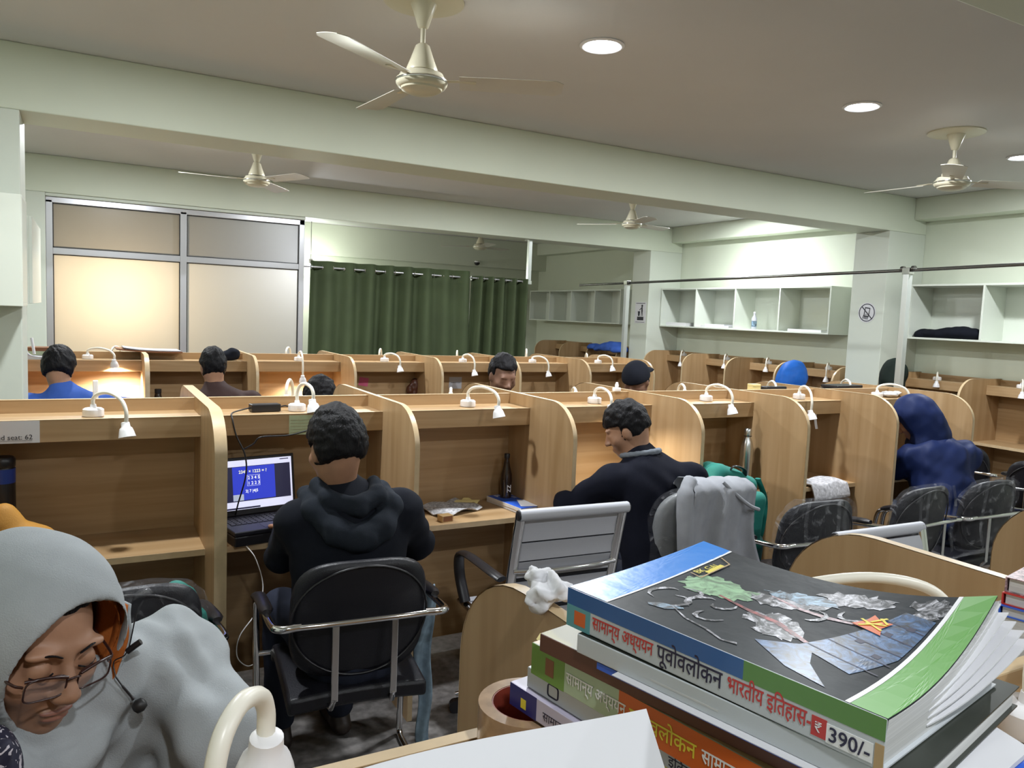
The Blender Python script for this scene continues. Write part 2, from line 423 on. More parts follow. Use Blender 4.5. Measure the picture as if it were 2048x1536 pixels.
def carrel(label, loc, rotz, group, double=True, first=False, last_th=0.02, first_th=0.02, pw=PITCH, prev_th=0.02):
    """one bay of a carrel row; x runs along the row, -y is the user's side"""
    t = thing('study_carrel', label, 'study carrel', loc, rotz, group)
    yf = 0.618 if double else 0.01
    xa = 0.0 if first else prev_th + 0.0004
    bp = MB().box(xa, pw, -0.009, 0.009, 0.06, 1.298).build('back_panel', 'wood_x', t)
    MB().box(xa, pw, -0.0095, 0.0095, 1.298, 1.3005).build('edge_band', 'wood_edge', bp)
    if first: add_partition(t, -first_th, 0.0, -0.618, yf, True, double)
    add_partition(t, pw - 0.0, pw + last_th, -0.618, yf, True, double)
    for s in ((-1, 1) if double else (-1,)):
        def sb(nm, y0, y1, z0, z1, m='wood_x', x0=xa, x1=pw, p=t, bev=0.0012):
            a, b = sorted((s * y0, s * y1))
            return MB().box(x0, x1, a, b, z0, z1).build(nm, m, p, bevel=bev)
        d = sb('desktop', 0.009, 0.37, 0.725, 0.75)
        sb('edge_band', 0.37, 0.3715, 0.7255, 0.7495, 'wood_edge', p=d, bev=0)
        sh = sb('shelf', 0.009, 0.205, 1.230, 1.248)
        fa = sb('shelf_fascia', 0.205, 0.221, 1.166, 1.2485)
        sb('edge_band', 0.2045, 0.2214, 1.2485, 1.2497, 'wood_edge', p=fa, bev=0)
    if not double: MB().box(pw / 2 - 0.03, pw / 2 + 0.06, -0.045, -0.0095, 1.08, 1.135).build('socket_box', 'laminate', t, bevel=0.003)
    return t

XA0, YA = -0.363 - PITCH, 3.503
rowA = [('light wood carrel left of the one with the seat notice, mostly out of frame', 0.02),
        ('wood study carrel with the seat notice on its shelf front, holding a dark bottle', 0.042),
        ('wood study carrel where the laptop with the blue screen stands', 0.02),
        ('wood study carrel with the blue physics book on its desktop', 0.02),
        ('wood study carrel where the man in the navy jumper is writing', 0.02),
        ('wood study carrel with the steel bottle and teal backpack', 0.02),
        ('empty wood study carrel with newspapers hanging off its desktop', 0.02),
        ('wood study carrel of the person in the dark blue hooded jacket', 0.02)]
for k, (lb, th) in enumerate(rowA):
    carrel(lb, (XA0 + k * PITCH, YA, 0), 0, 'carrels of the near row', first=(k == 0), last_th=th, prev_th=rowA[k - 1][1])
XB0, YB = -0.399 - 0.0, 6.654
rowB = ['wood carrel of the far row where the man in the bright blue jacket sits', 'wood carrel of the far row where the man in the brown jacket sits',
        'brightly lit empty carrel of the far row right of the brown jacket', 'carrel of the far row with a pink note on its back panel',
        'carrel of the far row with a pale notice on its back panel', 'carrel of the far row right of the man facing the camera', 'rightmost carrel of the far row left of the metal post']
for k, lb in enumerate(rowB):
    carrel(lb, (XB0 + k * PITCH, YB, 0), 0, 'carrels of the far row', first=(k == 0), last_th=0.03 if k == 0 else 0.02, prev_th=0.03 if k == 1 else 0.02)
YZ = 0.50
for k, lb in enumerate(['wood carrel of the nearest row where the man in the grey hood sits', 'wood carrel of the nearest row under the stack of textbooks', 'wood carrel of the nearest row at the lower right corner']):
    carrel(lb, (-0.22 + k * PITCH, YZ, 0), 0, 'carrels of the nearest row', first=(k == 0))
# right wall row (users face the right wall)
RG = 'carrels along the right wall'
def rcarrel(y_hi, lb, first=False): carrel(lb, (XR - 0.010, y_hi, 0), -PI / 2, RG, double=False, first=first)
for i, lb in enumerate(['farthest right-wall carrel of the middle bay beside the column with the bin notice', 'second right-wall carrel of the middle bay, its partition in full view', 'right-wall carrel of the person in the bright blue hood', 'right-wall carrel behind the column with the no-phone sign']):
    rcarrel(8.40 - i * 0.76, lb, first=(i == 0))
for i, lb in enumerate(['right-wall carrel of the person in the black hood', 'empty right-wall carrel at the right edge under the near cabinet', 'right-wall carrel just beyond the right edge of the view']):
    rcarrel(4.80 - i * 0.76, lb, first=(i == 0))
for i, lb in enumerate(['dim right-wall carrel of the back hall next to the column', 'dim right-wall carrel in the middle of the back hall', 'dim right-wall carrel of the back hall beside the curtain end']):
    rcarrel(11.35 - i * 0.76, lb, first=(i == 0))

# ------------------------------------------------------------------ wall cabinets
def wall_cabinet(label, loc, rotz, n, cw=0.70, h=0.52, d=0.34, group='open white wall cabinets', door=False):
    """x along the wall, -y into the room, open front; loc is the lower rear corner"""
    t = thing('wall_cabinet', label, 'cabinet', loc, rotz, group); th = 0.018
    L = n * cw
    MB().box(0, L, -d, 0, 0, th).build('bottom_board', 'laminate', t, bevel=0.0015)
    MB().box(0, L, -d, 0, h - th, h).build('top_board', 'laminate', t, bevel=0.0015)
    MB().box(0, L, -0.006, 0, th, h - th).build('back_board', 'laminate', t)
    for i in range(n + 1):
        x = min(max(i * cw, th / 2), L - th / 2)
        MB().box(x - th / 2, x + th / 2, -d, -0.006, th, h - th).build('divider', 'laminate', t, bevel=0.0015)
    if door:
        for i in range(n):
            MB().box(i * cw + 0.002, (i + 1) * cw - 0.002, -d - 0.018, -d, 0.001, h - 0.001).build('door', 'laminate', t, bevel=0.002)
    return t
wall_cabinet('white four-bay open cabinet on the right wall of the middle bay', (XR, 8.47, 1.635), -PI / 2, 4)
wall_cabinet('white open cabinet on the right wall at the right edge, holding a black bag', (XR, 4.76, 1.635), -PI / 2, 4)
wall_cabinet('shaded white open cabinet on the right wall of the back hall', (XR, 12.10, 1.635), -PI / 2, 4, cw=0.675)
wall_cabinet('closed white cabinet on the front of the left column', (-1.0, B1[0], 1.645), 0, 1, cw=0.725, h=0.545, door=True)
wall_cabinet('closed white cabinet behind the left column', (-0.62, 5.28, 1.655), PI / 2, 1, cw=0.95, h=0.50, d=0.33, door=True)

# ================================================================== SIGNED-DISTANCE BODIES (people, bags, cloth)
def V3(p): return np.array(p, dtype=np.float32)
class SDF:
    def __init__(s, h, k=0.03): s.h = h; s.k = k; s.P = []
    def cap(s, a, b, ra, rb=None, k=None, op='+'):
        a, b = V3(a), V3(b); rb = ra if rb is None else rb
        lo = np.minimum(a - ra, b - rb); hi = np.maximum(a + ra, b + rb)
        def f(x, y, z):
            ab = b - a; L = float(ab @ ab) + 1e-12
            px, py, pz = x - a[0], y - a[1], z - a[2]
            t = np.clip((px * ab[0] + py * ab[1] + pz * ab[2]) / L, 0, 1)
            return np.sqrt((px - t * ab[0]) ** 2 + (py - t * ab[1]) ** 2 + (pz - t * ab[2]) ** 2) - (ra + (rb - ra) * t)
        s.P.append((f, lo, hi, k if k is not None else s.k, op)); return s
    def chain(s, pts, rs, k=None, op='+'):
        rs = rs if isinstance(rs, (list, tuple)) else [rs] * len(pts)
        for i in range(len(pts) - 1): s.cap(pts[i], pts[i + 1], rs[i], rs[i + 1], k, op)
        return s
    def ell(s, c, r, R=None, k=None, op='+'):
        c = V3(c); r = V3(r); Q = np.array(R if R is not None else Matrix.Identity(3), dtype=np.float32)
        ext = np.sqrt(((Q * r) ** 2).sum(1)); 
        def f(x, y, z):
            px, py, pz = x - c[0], y - c[1], z - c[2]
            q = [px * Q[0, i] + py * Q[1, i] + pz * Q[2, i] for i in range(3)]
            k0 = np.sqrt(sum((q[i] / r[i]) ** 2 for i in range(3))); k1 = np.sqrt(sum((q[i] / r[i] ** 2) ** 2 for i in range(3))) + 1e-9
            return k0 * (k0 - 1) / k1
        s.P.append((f, c - ext, c + ext, k if k is not None else s.k, op)); return s
    def box(s, c, hf, rad, R=None, k=None, op='+'):
        c = V3(c); hf = V3(hf); Q = np.array(R if R is not None else Matrix.Identity(3), dtype=np.float32)
        ext = (np.abs(Q) * hf).sum(1)
        def f(x, y, z):
            px, py, pz = x - c[0], y - c[1], z - c[2]
            q = [np.abs(px * Q[0, i] + py * Q[1, i] + pz * Q[2, i]) - (hf[i] - rad) for i in range(3)]
            o = np.sqrt(sum(np.maximum(v, 0) ** 2 for v in q)) + np.minimum(np.maximum(np.maximum(q[0], q[1]), q[2]), 0)
            return o - rad
        s.P.append((f, c - ext, c + ext, k if k is not None else s.k, op)); return s
    def verts(s):
        h = s.h; pl = [p for p in s.P if p[4] == '+']
        lo = np.min([p[1] for p in pl], 0) - 4 * h; hi = np.max([p[2] for p in pl], 0) + 4 * h
        n = np.ceil((hi - lo) / h).astype(int) + 1
        ax = [lo[i] + h * np.arange(n[i], dtype=np.float32) for i in range(3)]
        D = np.full(tuple(n), 0.5, np.float32)
        for f, a, b, k, op in s.P:
            m = k + 3 * h
            i0 = np.maximum(np.floor((a - m - lo) / h).astype(int), 0); i1 = np.minimum(np.ceil((b + m - lo) / h).astype(int) + 1, n)
            if (i1 <= i0).any(): continue
            sl = tuple(slice(i0[i], i1[i]) for i in range(3))
            x = ax[0][sl[0]][:, None, None]; y = ax[1][sl[1]][None, :, None]; z = ax[2][sl[2]][None, None, :]
            d = f(x, y, z); c = D[sl]
            if op == '-': d = -d; c = -c; d = -d; t = np.clip(0.5 + 0.5 * (d - c) / max(k, 1e-6), 0, 1); r = -(d + (c - d) * t - k * t * (1 - t)) if k > 1e-6 else -np.minimum(c, d)
            else:
                if k > 1e-6:
                    t = np.clip(0.5 + 0.5 * (d - c) / k, 0, 1); r = d + (c - d) * t - k * t * (1 - t)
                else: r = np.minimum(c, d)
            D[sl] = r
        return surface_nets(D, lo, h)
def surface_nets(D, lo, h):
    neg = D < 0; n = D.shape
    c = [slice(0, -1), slice(1, None)]
    cnt = np.zeros(tuple(k - 1 for k in n), np.int8)
    for i in (0, 1):
        for j in (0, 1):
            for k in (0, 1): cnt += neg[c[i], c[j], c[k]]
    act = (cnt > 0) & (cnt < 8)
    idx = np.full(act.shape, -1, np.int64); cells = np.argwhere(act); idx[act] = np.arange(len(cells))
    acc = np.zeros((len(cells), 3)); num = np.zeros(len(cells))
    def corner(o): return D[cells[:, 0] + o[0], cells[:, 1] + o[1], cells[:, 2] + o[2]]
    for a in range(3):
        b, e = [q for q in range(3) if q != a]
        for u in (0, 1):
            for v in (0, 1):
                o0 = [0, 0, 0]; o0[b] = u; o0[e] = v; o1 = list(o0); o1[a] = 1
                d0, d1 = corner(o0), corner(o1); m = (d0 < 0) != (d1 < 0)
                t = np.where(m, d0 / np.where(m, d0 - d1, 1), 0)
                p = np.zeros((len(cells), 3)); p[:, b] = u; p[:, e] = v; p[:, a] = t
                acc[m] += p[m]; num[m] += 1
    P = lo + h * (cells + acc / np.maximum(num, 1)[:, None])
    faces = []
    for a in range(3):
        b, e = (a + 1) % 3, (a + 2) % 3
        s0 = [slice(1, -1)] * 3; s1 = [slice(1, -1)] * 3; s0[a] = slice(0, -1); s1[a] = slice(1, None)
        x0, x1 = neg[tuple(s0)], neg[tuple(s1)]
        E = np.argwhere(x0 != x1)
        if not len(E): continue
        fl = x0[tuple(E.T)]
        g = E.copy(); g[:, b] += 1; g[:, e] += 1
        def at(db, de):
            q = g.copy(); q[:, b] += db; q[:, e] += de; return idx[q[:, 0], q[:, 1], q[:, 2]]
        A, B, C_, D_ = at(-1, -1), at(0, -1), at(0, 0), at(-1, 0)
        q = np.stack([A, B, C_, D_], 1); q[~fl] = q[~fl][:, ::-1]
        faces.append(q)
    return P, np.concatenate(faces)
def nz(P, sc, amp, seed=0, oct=3):
    """cheap smooth noise from sums of sines"""
    rs = np.random.RandomState(seed); out = np.zeros(len(P))
    for o in range(oct):
        for _ in range(5):
            d = rs.normal(size=3); d /= np.linalg.norm(d)
            out += np.sin(P @ d * sc * (1.9 ** o) + rs.rand() * 6.28 + 1.5 * np.sin(P @ rs.normal(size=3) * sc * 0.5)) / (1.9 ** o)
    return out * amp / 3.0
def vnormals(P, F):
    n = np.cross(P[F[:, 2]] - P[F[:, 0]], P[F[:, 3]] - P[F[:, 1]]); N = np.zeros_like(P)
    for i in range(4): np.add.at(N, F[:, i], n)
    return N / (np.linalg.norm(N, axis=1)[:, None] + 1e-12)
def relax(P, F, it):
    for _ in range(it):
        A = np.zeros_like(P); c = np.zeros(len(P))
        for i in range(4):
            for j in ((i + 1) % 4, (i + 3) % 4):
                np.add.at(A, F[:, i], P[F[:, j]]); np.add.at(c, F[:, i], 1)
        P = P * 0.5 + 0.5 * A / np.maximum(c, 1)[:, None]
    return P
def sdf_obj(S, name, m, parent, wr=0.0, wsc=25, seed=0, it=1, org=None, clip=None, extra=None, keep_smooth=True):
    P, F = S.verts()
    if it: P = relax(P, F, it)
    if wr:
        N = vnormals(P, F); P = P + N * nz(P, wsc, wr, seed)[:, None]
    if extra is not None: P = extra(P, F)
    if org is not None: P = P - np.array(org)
    me = bpy.data.meshes.new(name)
    me.from_pydata(P.tolist(), [], F.tolist())
    if keep_smooth: me.polygons.foreach_set('use_smooth', [True] * len(me.polygons))
    for x in (m if isinstance(m, (list, tuple)) else [m]): me.materials.append(M[x] if isinstance(x, str) else x)
    return link(name, me, parent)

# ================================================================== DESK LAMPS
LG = {'A': 'gooseneck lamps on the near row', 'Ab': 'gooseneck lamps behind the near row', 'B': 'gooseneck lamps on the far row', 'Bb': 'gooseneck lamps behind the far row', 'R': 'gooseneck lamps along the right wall', 'Z': 'gooseneck lamps of the nearest row'}
def desk_lamp(label, base, head, apex_z, row, lit=0.0, hd=None, r=0.0075, sc=1.0, fwd=0.0, col=(1.0, 0.95, 0.84)):
    b, hh = Vector(base), Vector(head)
    t = thing('desk_lamp', label, 'desk lamp', b, 0, LG[row])
    MB().lathe([(0.037 * sc, 0), (0.038 * sc, 0.004), (0.037 * sc, 0.026 * sc), (0.030 * sc, 0.031 * sc), (0.012 * sc, 0.033 * sc), (0.010 * sc, 0.045 * sc)], 24).build('base', 'white_plastic', t, 40)
    h = hh - b; az = apex_z - b.z
    d = Vector((h.x, h.y, 0))
    pts = [Vector((0, 0, 0.035)), Vector((0, 0, 0.035 + 0.5 * (az - 0.035))), d * 0.16 + Vector((0, 0, 0.035 + 0.86 * (az - 0.035))), d * 0.48 + Vector((0, 0, az)),
           d * 0.84 + Vector((0, 0, h.z + 0.03 + 0.80 * (az - h.z - 0.03))), d * 1.0 + Vector((0, 0, h.z + 0.03 + 0.38 * (az - h.z - 0.03))), d * 1.0 + Vector((0, 0, h.z + 0.022))]
    MB().tube(smooth_path(pts, 5), r, 10).build('gooseneck', 'cream_plastic', t, 60)
    dr = Vector(hd if hd else (h.x * 0.3, h.y * 0.3, -1)).normalized()
    R = Vector((0, 0, -1)).rotation_difference(dr).to_matrix()
    o = h
    hb = MB().lathe([(0.012 * sc, 0.028 * sc), (0.015 * sc, 0.026 * sc), (0.016 * sc, 0.010 * sc), (0.022 * sc, 0.004 * sc), (0.026 * sc, -0.008 * sc), (0.031 * sc, -0.030 * sc), (0.029 * sc, -0.030 * sc), (0.024 * sc, -0.01 * sc)], 18, o, R, capb=True, capt=True).build('lamp_head', 'white_plastic', t, 45)
    MB().lathe([(0.0285 * sc, -0.0285 * sc), (0.015 * sc, -0.032 * sc), (0.001, -0.033 * sc)], 14, o, R, capb=False).build('bulb', 'bulb_warm' if lit else 'bulb_off', hb, 180)
    if lit:
        l = bpy.data.lights.new('desk_lamp_beam', 'SPOT'); l.energy = lit; l.color = col; l.spot_size = math.radians(150); l.spot_blend = 0.6; l.shadow_soft_size = 0.025
        lo = bpy.data.objects.new('desk_lamp_beam', l); COL.objects.link(lo); lo.parent = t
        lo.location = o + dr * (0.04 * sc); lo.rotation_euler = Vector((0, 0, -1)).rotation_difference(dr).to_euler()
    return t
zs = 1.2500
A = [((0.020, 3.36), (0.128, 3.235, 1.212), 1.345, 'gooseneck lamp above the seat notice carrel, leftmost of the near row', 0),
     ((0.800, 3.38), (0.845, 3.285, 1.283), 1.372, 'gooseneck lamp beside the black power adapter', 0),
     ((1.632, 3.40), (1.705, 3.22, 1.246), 1.352, 'gooseneck lamp above the carrel with the physics book', 0),
     ((2.395, 3.42), (2.360, 3.22, 1.238), 1.338, 'lit gooseneck lamp in front of the man in the navy jumper', 16.0),
     ((3.190, 3.42), (3.215, 3.235, 1.222), 1.350, 'gooseneck lamp above the steel bottle', 0),
     ((3.960, 3.41), (3.855, 3.22, 1.175), 1.335, 'gooseneck lamp with a paper tag hanging beside it', 0),
     ((4.720, 3.41), (4.83, 3.25, 1.215), 1.342, 'gooseneck lamp above the dark blue hood', 0)]
for (bx, by), hd, az, lb, lit in A: desk_lamp(lb, (bx, by, zs), hd, az, 'A', lit, hd=(0.12, -0.25, -1))
for x, az, n in ((0.805, 1.357, 'second from left'), (1.633, 1.309, 'behind the lamp over the physics book'), (2.398, 1.305, 'left of the navy jumper'), (3.19, 1.32, 'behind the lamp over the steel bottle'), (3.966, 1.336, 'next to a black adapter'), (4.70, 1.344, 'left of the dark blue hood')):
    desk_lamp('gooseneck lamp arch peeking over the near row, ' + n, (x, 3.61, zs), (x + 0.06, 3.74, 1.20), az, 'Ab')
Bl = [((0.005, 6.56), (0.175, 6.37, 1.235), 1.335, 'brightly lit gooseneck lamp right of the man in the blue jacket', 80.0),
      ((1.555, 6.54), (1.55, 6.37, 1.115), 1.33, 'lit gooseneck lamp in the bright empty far-row carrel', 45.0),
      ((2.307, 6.54), (2.39, 6.37, 1.20), 1.325, 'gooseneck lamp in the far-row carrel with the pink note', 0),
      ((3.07, 6.54), (3.112, 6.37, 1.165), 1.325, 'gooseneck lamp left of the man facing the camera', 0),
      ((3.82, 6.54), (3.905, 6.37, 1.156), 1.315, 'gooseneck lamp right of the man facing the camera', 0),
      ((4.60, 6.54), (4.66, 6.37, 1.21), 1.335, 'gooseneck lamp at the right end of the far row', 0)]
for (bx, by), hd, az, lb, lit in Bl: desk_lamp(lb, (bx, by, zs), hd, az, 'B', lit, hd=(0.1, 0.22 if lit else -0.25, -1), r=0.008)
for x, az, n in ((0.17, 1.33, 'above the blue jacket man'), (1.50, 1.345, 'before the window edge'), (2.334, 1.345, 'at the curtain left part'), (3.108, 1.338, 'at the curtain middle'), (3.878, 1.365, 'at the curtain right end'), (4.614, 1.33, 'below the blue bundle')):
    desk_lamp('small lamp arch peeking over the far row, ' + n, (x, 6.76, zs), (x + 0.07, 6.90, 1.20), az, 'Bb', r=0.008)
for y, hz, n in ((8.09, 1.14, 'farthest along the wall'), (7.27, 1.175, 'second from the far column'), (6.58, 1.19, 'left of the bright blue hood'), (5.72, 1.15, 'right of the bright blue hood'), (4.47, 1.22, 'right of the black hood'), (3.70, 1.20, 'at the right edge')):
    desk_lamp('gooseneck lamp on the right wall carrels, ' + n, (7.17, y + 0.08, zs), (7.04, y, hz), 1.325, 'R', r=0.008)
desk_lamp('white gooseneck lamp in the foreground before the grey-hooded man', (0.085, 0.615, zs), (0.140, 0.690, 1.287), 1.366, 'Z', hd=(0, 0.2, -1), r=0.0085, sc=1.0)
desk_lamp('white gooseneck lamp arching behind the top textbook', (1.02, 0.60, zs), (0.80, 0.70, 1.29), 1.372, 'Z', r=0.0072)
desk_lamp('white gooseneck lamp base at the lower right corner', (0.945, 0.455, zs), (1.06, 0.36, 1.29), 1.385, 'Z', r=0.0085)

# ================================================================== POSTS, RODS, CURTAINS
def post(label, x, y, z1, z0=0.0, w=0.05, hang=False):
    t = thing('curtain_post', label, 'post', (x, y, 0))
    MB().box(-w / 2, w / 2, -w / 2, w / 2, z0, z1).build('upright', 'post', t, bevel=0.004)
    if not hang: MB().box(-0.06, 0.06, -0.06, 0.06, 0, 0.008).build('foot_plate', 'post', t, bevel=0.002)
    else: MB().box(-0.05, 0.05, -0.05, 0.05, z1 - 0.008, z1).build('top_plate', 'post', t, bevel=0.002)
    MB().box(-w / 2 - 0.006, w / 2 + 0.006, -w / 2 - 0.006, w / 2 + 0.006, (z0 if hang else z1 - 0.05), (z0 + 0.05 if hang else z1)).build('bracket', 'chrome', t, bevel=0.003)
    return t
post('square metal post in front of the column with the bin notice', 5.55, 7.38, 2.16)
post('square metal post in front of the column with the no-phone sign', 5.55, 3.83, 2.19)
post('white metal drop post carrying the right end of the curtain rod', 4.925, 8.62, ZB, 2.10, hang=True)
t = thing('curtain_rod', 'long dark metal rod running between the two floor posts', 'rod', (5.55, 7.38, 2.135))
MB().tube([(0, 1.0, -0.012), (0, -3.55, 0.036), (0, -6.5, 0.09)], 0.013, 10).build('rod', 'steel_dark', t, 60)
for yy in (-0.045, 0.045, -3.505, -3.595):
    MB().lathe([(0.022, -0.012), (0.022, 0.012)], 14, (0, yy, -0.001 + 0.0138 * (-yy)), rx(PI / 2)).build('collar', 'steel_dark', t, 40)
cr = thing('curtain_rod', 'thin steel rod carrying the green curtains', 'rod', (2.05, 8.62, 2.145))
MB().tube([(0.0, 0, 0), (2.875, 0, -0.01)], 0.010, 10).build('rod', 'alu', cr, 60)
MB().lathe([(0.02, -0.01), (0.02, 0.01)], 12, (2.84, 0, -0.01), ry(PI / 2)).build('collar', 'chrome', cr, 40)
def curtain(label, x0, x1, folds, z0, z1, amp, seed, rings=True, back=0.0):
    t = thing('curtain', label, 'curtain', ((x0 + x1) / 2, 8.62, 0), 0, 'green eyelet curtains')
    rs = np.random.RandomState(seed); W = x1 - x0; ph = rs.rand() * 6; n = folds * 14
    def f(u, v):
        z = z1 + (z0 - z1) * v
        uu = u + 0.010 * math.sin(6 * u + 2 * v + ph)
        y = amp * math.sin(2 * PI * folds * uu) * (1 + 0.25 * math.sin(9 * u + ph)) + 0.010 * math.sin(31 * u + 3 * v)
        x = -W / 2 + W * u + 0.018 * v * math.sin(2 * PI * folds * u + 1) - (0.05 * v * (1 - u) ** 3)
        return Vector((x, y + back, z)), Vector((0, 1, 0))
    MB().slab(f, n, 14, 0.003).build('cloth', 'curtain', t, 180)
    if rings:
        for k in range(folds):
            for s in (0.0, 0.5):
                u = (k + s) / folds + 0.5 / (folds * 2) * 0
                MB().lathe([(0.026, -0.004), (0.028, 0.0), (0.026, 0.004), (0.019, 0.004), (0.018, 0.0), (0.019, -0.004), (0.026, -0.004)], 16, (-W / 2 + W * u + 0.01, 0.0, 2.142 - 0.0035 * (x0 - 2.05 + W * u)), ry(PI / 2) @ Matrix.Identity(3), capb=False, capt=False).build('eyelet', 'chrome', t, 60)
    return t
curtain('dark green eyelet curtain, wide left part behind the far row', 2.16, 4.10, 8, 0.06, 2.215, 0.055, 3)
curtain('green curtain gathered at the right end of its rod', 4.12, 4.90, 5, 0.06, 2.165, 0.060, 8)

# ================================================================== SIGNS AND NOTICES
def sign_plate(label, cat, loc, rot, w, h, name='notice', m='paper', th=0.0015):
    t = thing(name, label, cat, loc, 0, None, rot=rot)
    MB().box(-w / 2, w / 2, -h / 2, h / 2, 0, th).build('sheet', m, t)
    return t
# on the columns' left-hand faces (normal -X): local x -> world -Y, local y -> world Z
RXL = Matrix(((0, 0, -1), (-1, 0, 0), (0, 1, 0))).to_euler()
t = thing('no_phone_sign', 'round sign of a crossed-out mobile phone on the near column', 'sign', (XC - 0.0005, 5.062, 1.872), rot=RXL)
MB().lathe([(0.098, 0.0), (0.098, 0.001)], 40).build('disc', 'paper', t)
MB().lathe([(0.088, 0.0011), (0.088, 0.002), (0.080, 0.002), (0.080, 0.0011)], 40, capb=False, capt=False).build('ring', 'ink', t)
g = MB().obox((0, 0, 0.0022), (0.165, 0.009, 0.001), rz(-PI / 4)); g.build('slash', 'ink', t)
ph = MB(); Rp = rz(-0.15)
for c, s in (((-0.026, 0.004), (0.007, 0.085)), ((0.026, 0.004), (0.007, 0.085)), ((0, 0.046), (0.058, 0.010)), ((0, -0.036), (0.058, 0.010)), ((0.0, -0.022), (0.045, 0.004))):
    ph.obox(Rp @ Vector((c[0], c[1], 0.0021)), (s[0], s[1], 0.001), Rp)
for k in range(4): ph.obox(Rp @ Vector((-0.03 + k * 0.016, -0.05, 0.0021)), (0.008, 0.03, 0.001), Rp)
ph.build('phone_pictogram', 'ink', t)
t = sign_plate('white litter-bin notice on the far column', 'sign', (XC - 0.0006, 8.64, 1.812), RXL, 0.24, 0.29, 'litter_notice')
MB().box(-0.10, 0.10, 0.128, 0.135, 0.0016, 0.0022).build('top_rule', 'ink', t)
pg = MB().lathe([(0.018, 0.0016), (0.018, 0.0022)], 16, (0.035, 0.095, 0))
pg.obox((0.035, 0.045, 0.0019), (0.030, 0.065, 0.0006), rz(0.1)); pg.obox((0.028, -0.01, 0.0019), (0.012, 0.07, 0.0006), rz(-0.15)); pg.obox((0.046, -0.01, 0.0019), (0.012, 0.07, 0.0006), rz(0.2)); pg.obox((0.0, 0.05, 0.0019), (0.05, 0.011, 0.0006), rz(0.6))
pg.build('person_pictogram', 'ink', t)
bn = MB().prism([(-0.055, 0.02), (-0.005, 0.02), (-0.012, -0.045), (-0.048, -0.045)], 0.0016, 0.0022, lambda u, v, d: (u, v, d)); bn.build('bin_pictogram', 'ink', t)
MB().box(-0.065, 0.075, -0.105, -0.055, 0.0016, 0.0022).build('text_bar', 'ink', t)
MB().box(-0.10, 0.10, -0.132, -0.127, 0.0016, 0.0022).build('bottom_rule', 'ink', t)
# seat notice on the near row's shelf front (faces -Y)
t = thing('seat_notice', 'printed seat notice taped to the shelf front at the left edge', 'sign', (-0.275, YA - 0.2216, 1.207), rot=(PI / 2, 0, 0))
MB().box(-0.10, 0.122, -0.0405, 0.0405, 0, 0.0008).build('sheet', 'paper', t)
link('lettering', text_mesh('Reserved seat: 62', 0.0250, 'ink', 'RIGHT'), t, loc=(0.100, -0.0270, 0.0010))
MB().box(-0.09, 0.098, -0.0315, -0.0305, 0.0008, 0.0012).build('underline', 'ink', t)

# ================================================================== CHAIRS
M['wrap'] = None
def wrap_mat():
    m = bpy.data.materials.new('clear_plastic_film'); m.use_nodes = True; nt = m.node_tree; out = nt.nodes['Material Output']
    b = nt.nodes['Principled BSDF']; b.inputs['Base Color'].default_value = (0.62, 0.63, 0.68, 1); b.inputs['Roughness'].default_value = 0.16; b.inputs['Specular IOR Level'].default_value = 0.9
    tr = nt.nodes.new('ShaderNodeBsdfTransparent'); mx = nt.nodes.new('ShaderNodeMixShader')
    tc = nt.nodes.new('ShaderNodeTexCoord'); n = nt.nodes.new('ShaderNodeTexNoise'); n.inputs['Scale'].default_value = 9; n.inputs['Detail'].default_value = 4; n.inputs['Distortion'].default_value = 2.5
    r = nt.nodes.new('ShaderNodeValToRGB'); r.color_ramp.elements[0].position = 0.56; r.color_ramp.elements[1].position = 0.70
    r.color_ramp.elements[0].color = (0.035, 0.035, 0.035, 1); r.color_ramp.elements[1].color = (0.26, 0.26, 0.26, 1)
    bp = nt.nodes.new('ShaderNodeBump'); bp.inputs['Strength'].default_value = 1.0; bp.inputs['Distance'].default_value = 0.03
    nt.links.new(tc.outputs['Object'], n.inputs['Vector']); nt.links.new(n.outputs[0], r.inputs[0]); nt.links.new(n.outputs[0], bp.inputs['Height']); nt.links.new(bp.outputs[0], b.inputs['Normal'])
    nt.links.new(r.outputs[0], mx.inputs[0]); nt.links.new(tr.outputs[0], mx.inputs[1]); nt.links.new(b.outputs[0], mx.inputs[2]); nt.links.new(mx.outputs[0], out.inputs['Surface'])
    return m
M['wrap'] = wrap_mat()
M['rib_fabric'] = mat('ribbed_sling', (0.46, 0.47, 0.52), 0.45, bump=0.05, bscale=300)
def mesh_mat():
    m = mat('chair_mesh', (0.4, 0.4, 0.43), 0.6); nt = m.node_tree; b = nt.nodes['Principled BSDF']
    tc = nt.nodes.new('ShaderNodeTexCoord'); ck = nt.nodes.new('ShaderNodeTexChecker'); ck.inputs['Scale'].default_value = 260; ck.inputs['Color1'].default_value = (0.55, 0.55, 0.58, 1); ck.inputs['Color2'].default_value = (0.06, 0.06, 0.07, 1)
    nt.links.new(tc.outputs['Object'], ck.inputs['Vector']); nt.links.new(ck.outputs[0], b.inputs['Base Color']); return m
M['mesh_fabric'] = mesh_mat()
M['grey_leather'] = mat('grey_leatherette', (0.20, 0.21, 0.22), 0.4, bump=0.1, bscale=200)
def sup(u, a, b, p=3.2):  # rounded-rectangle outline
    c, s = math.cos(u), math.sin(u); return a * math.copysign(abs(c) ** (2 / p), c), b * math.copysign(abs(s) ** (2 / p), s)
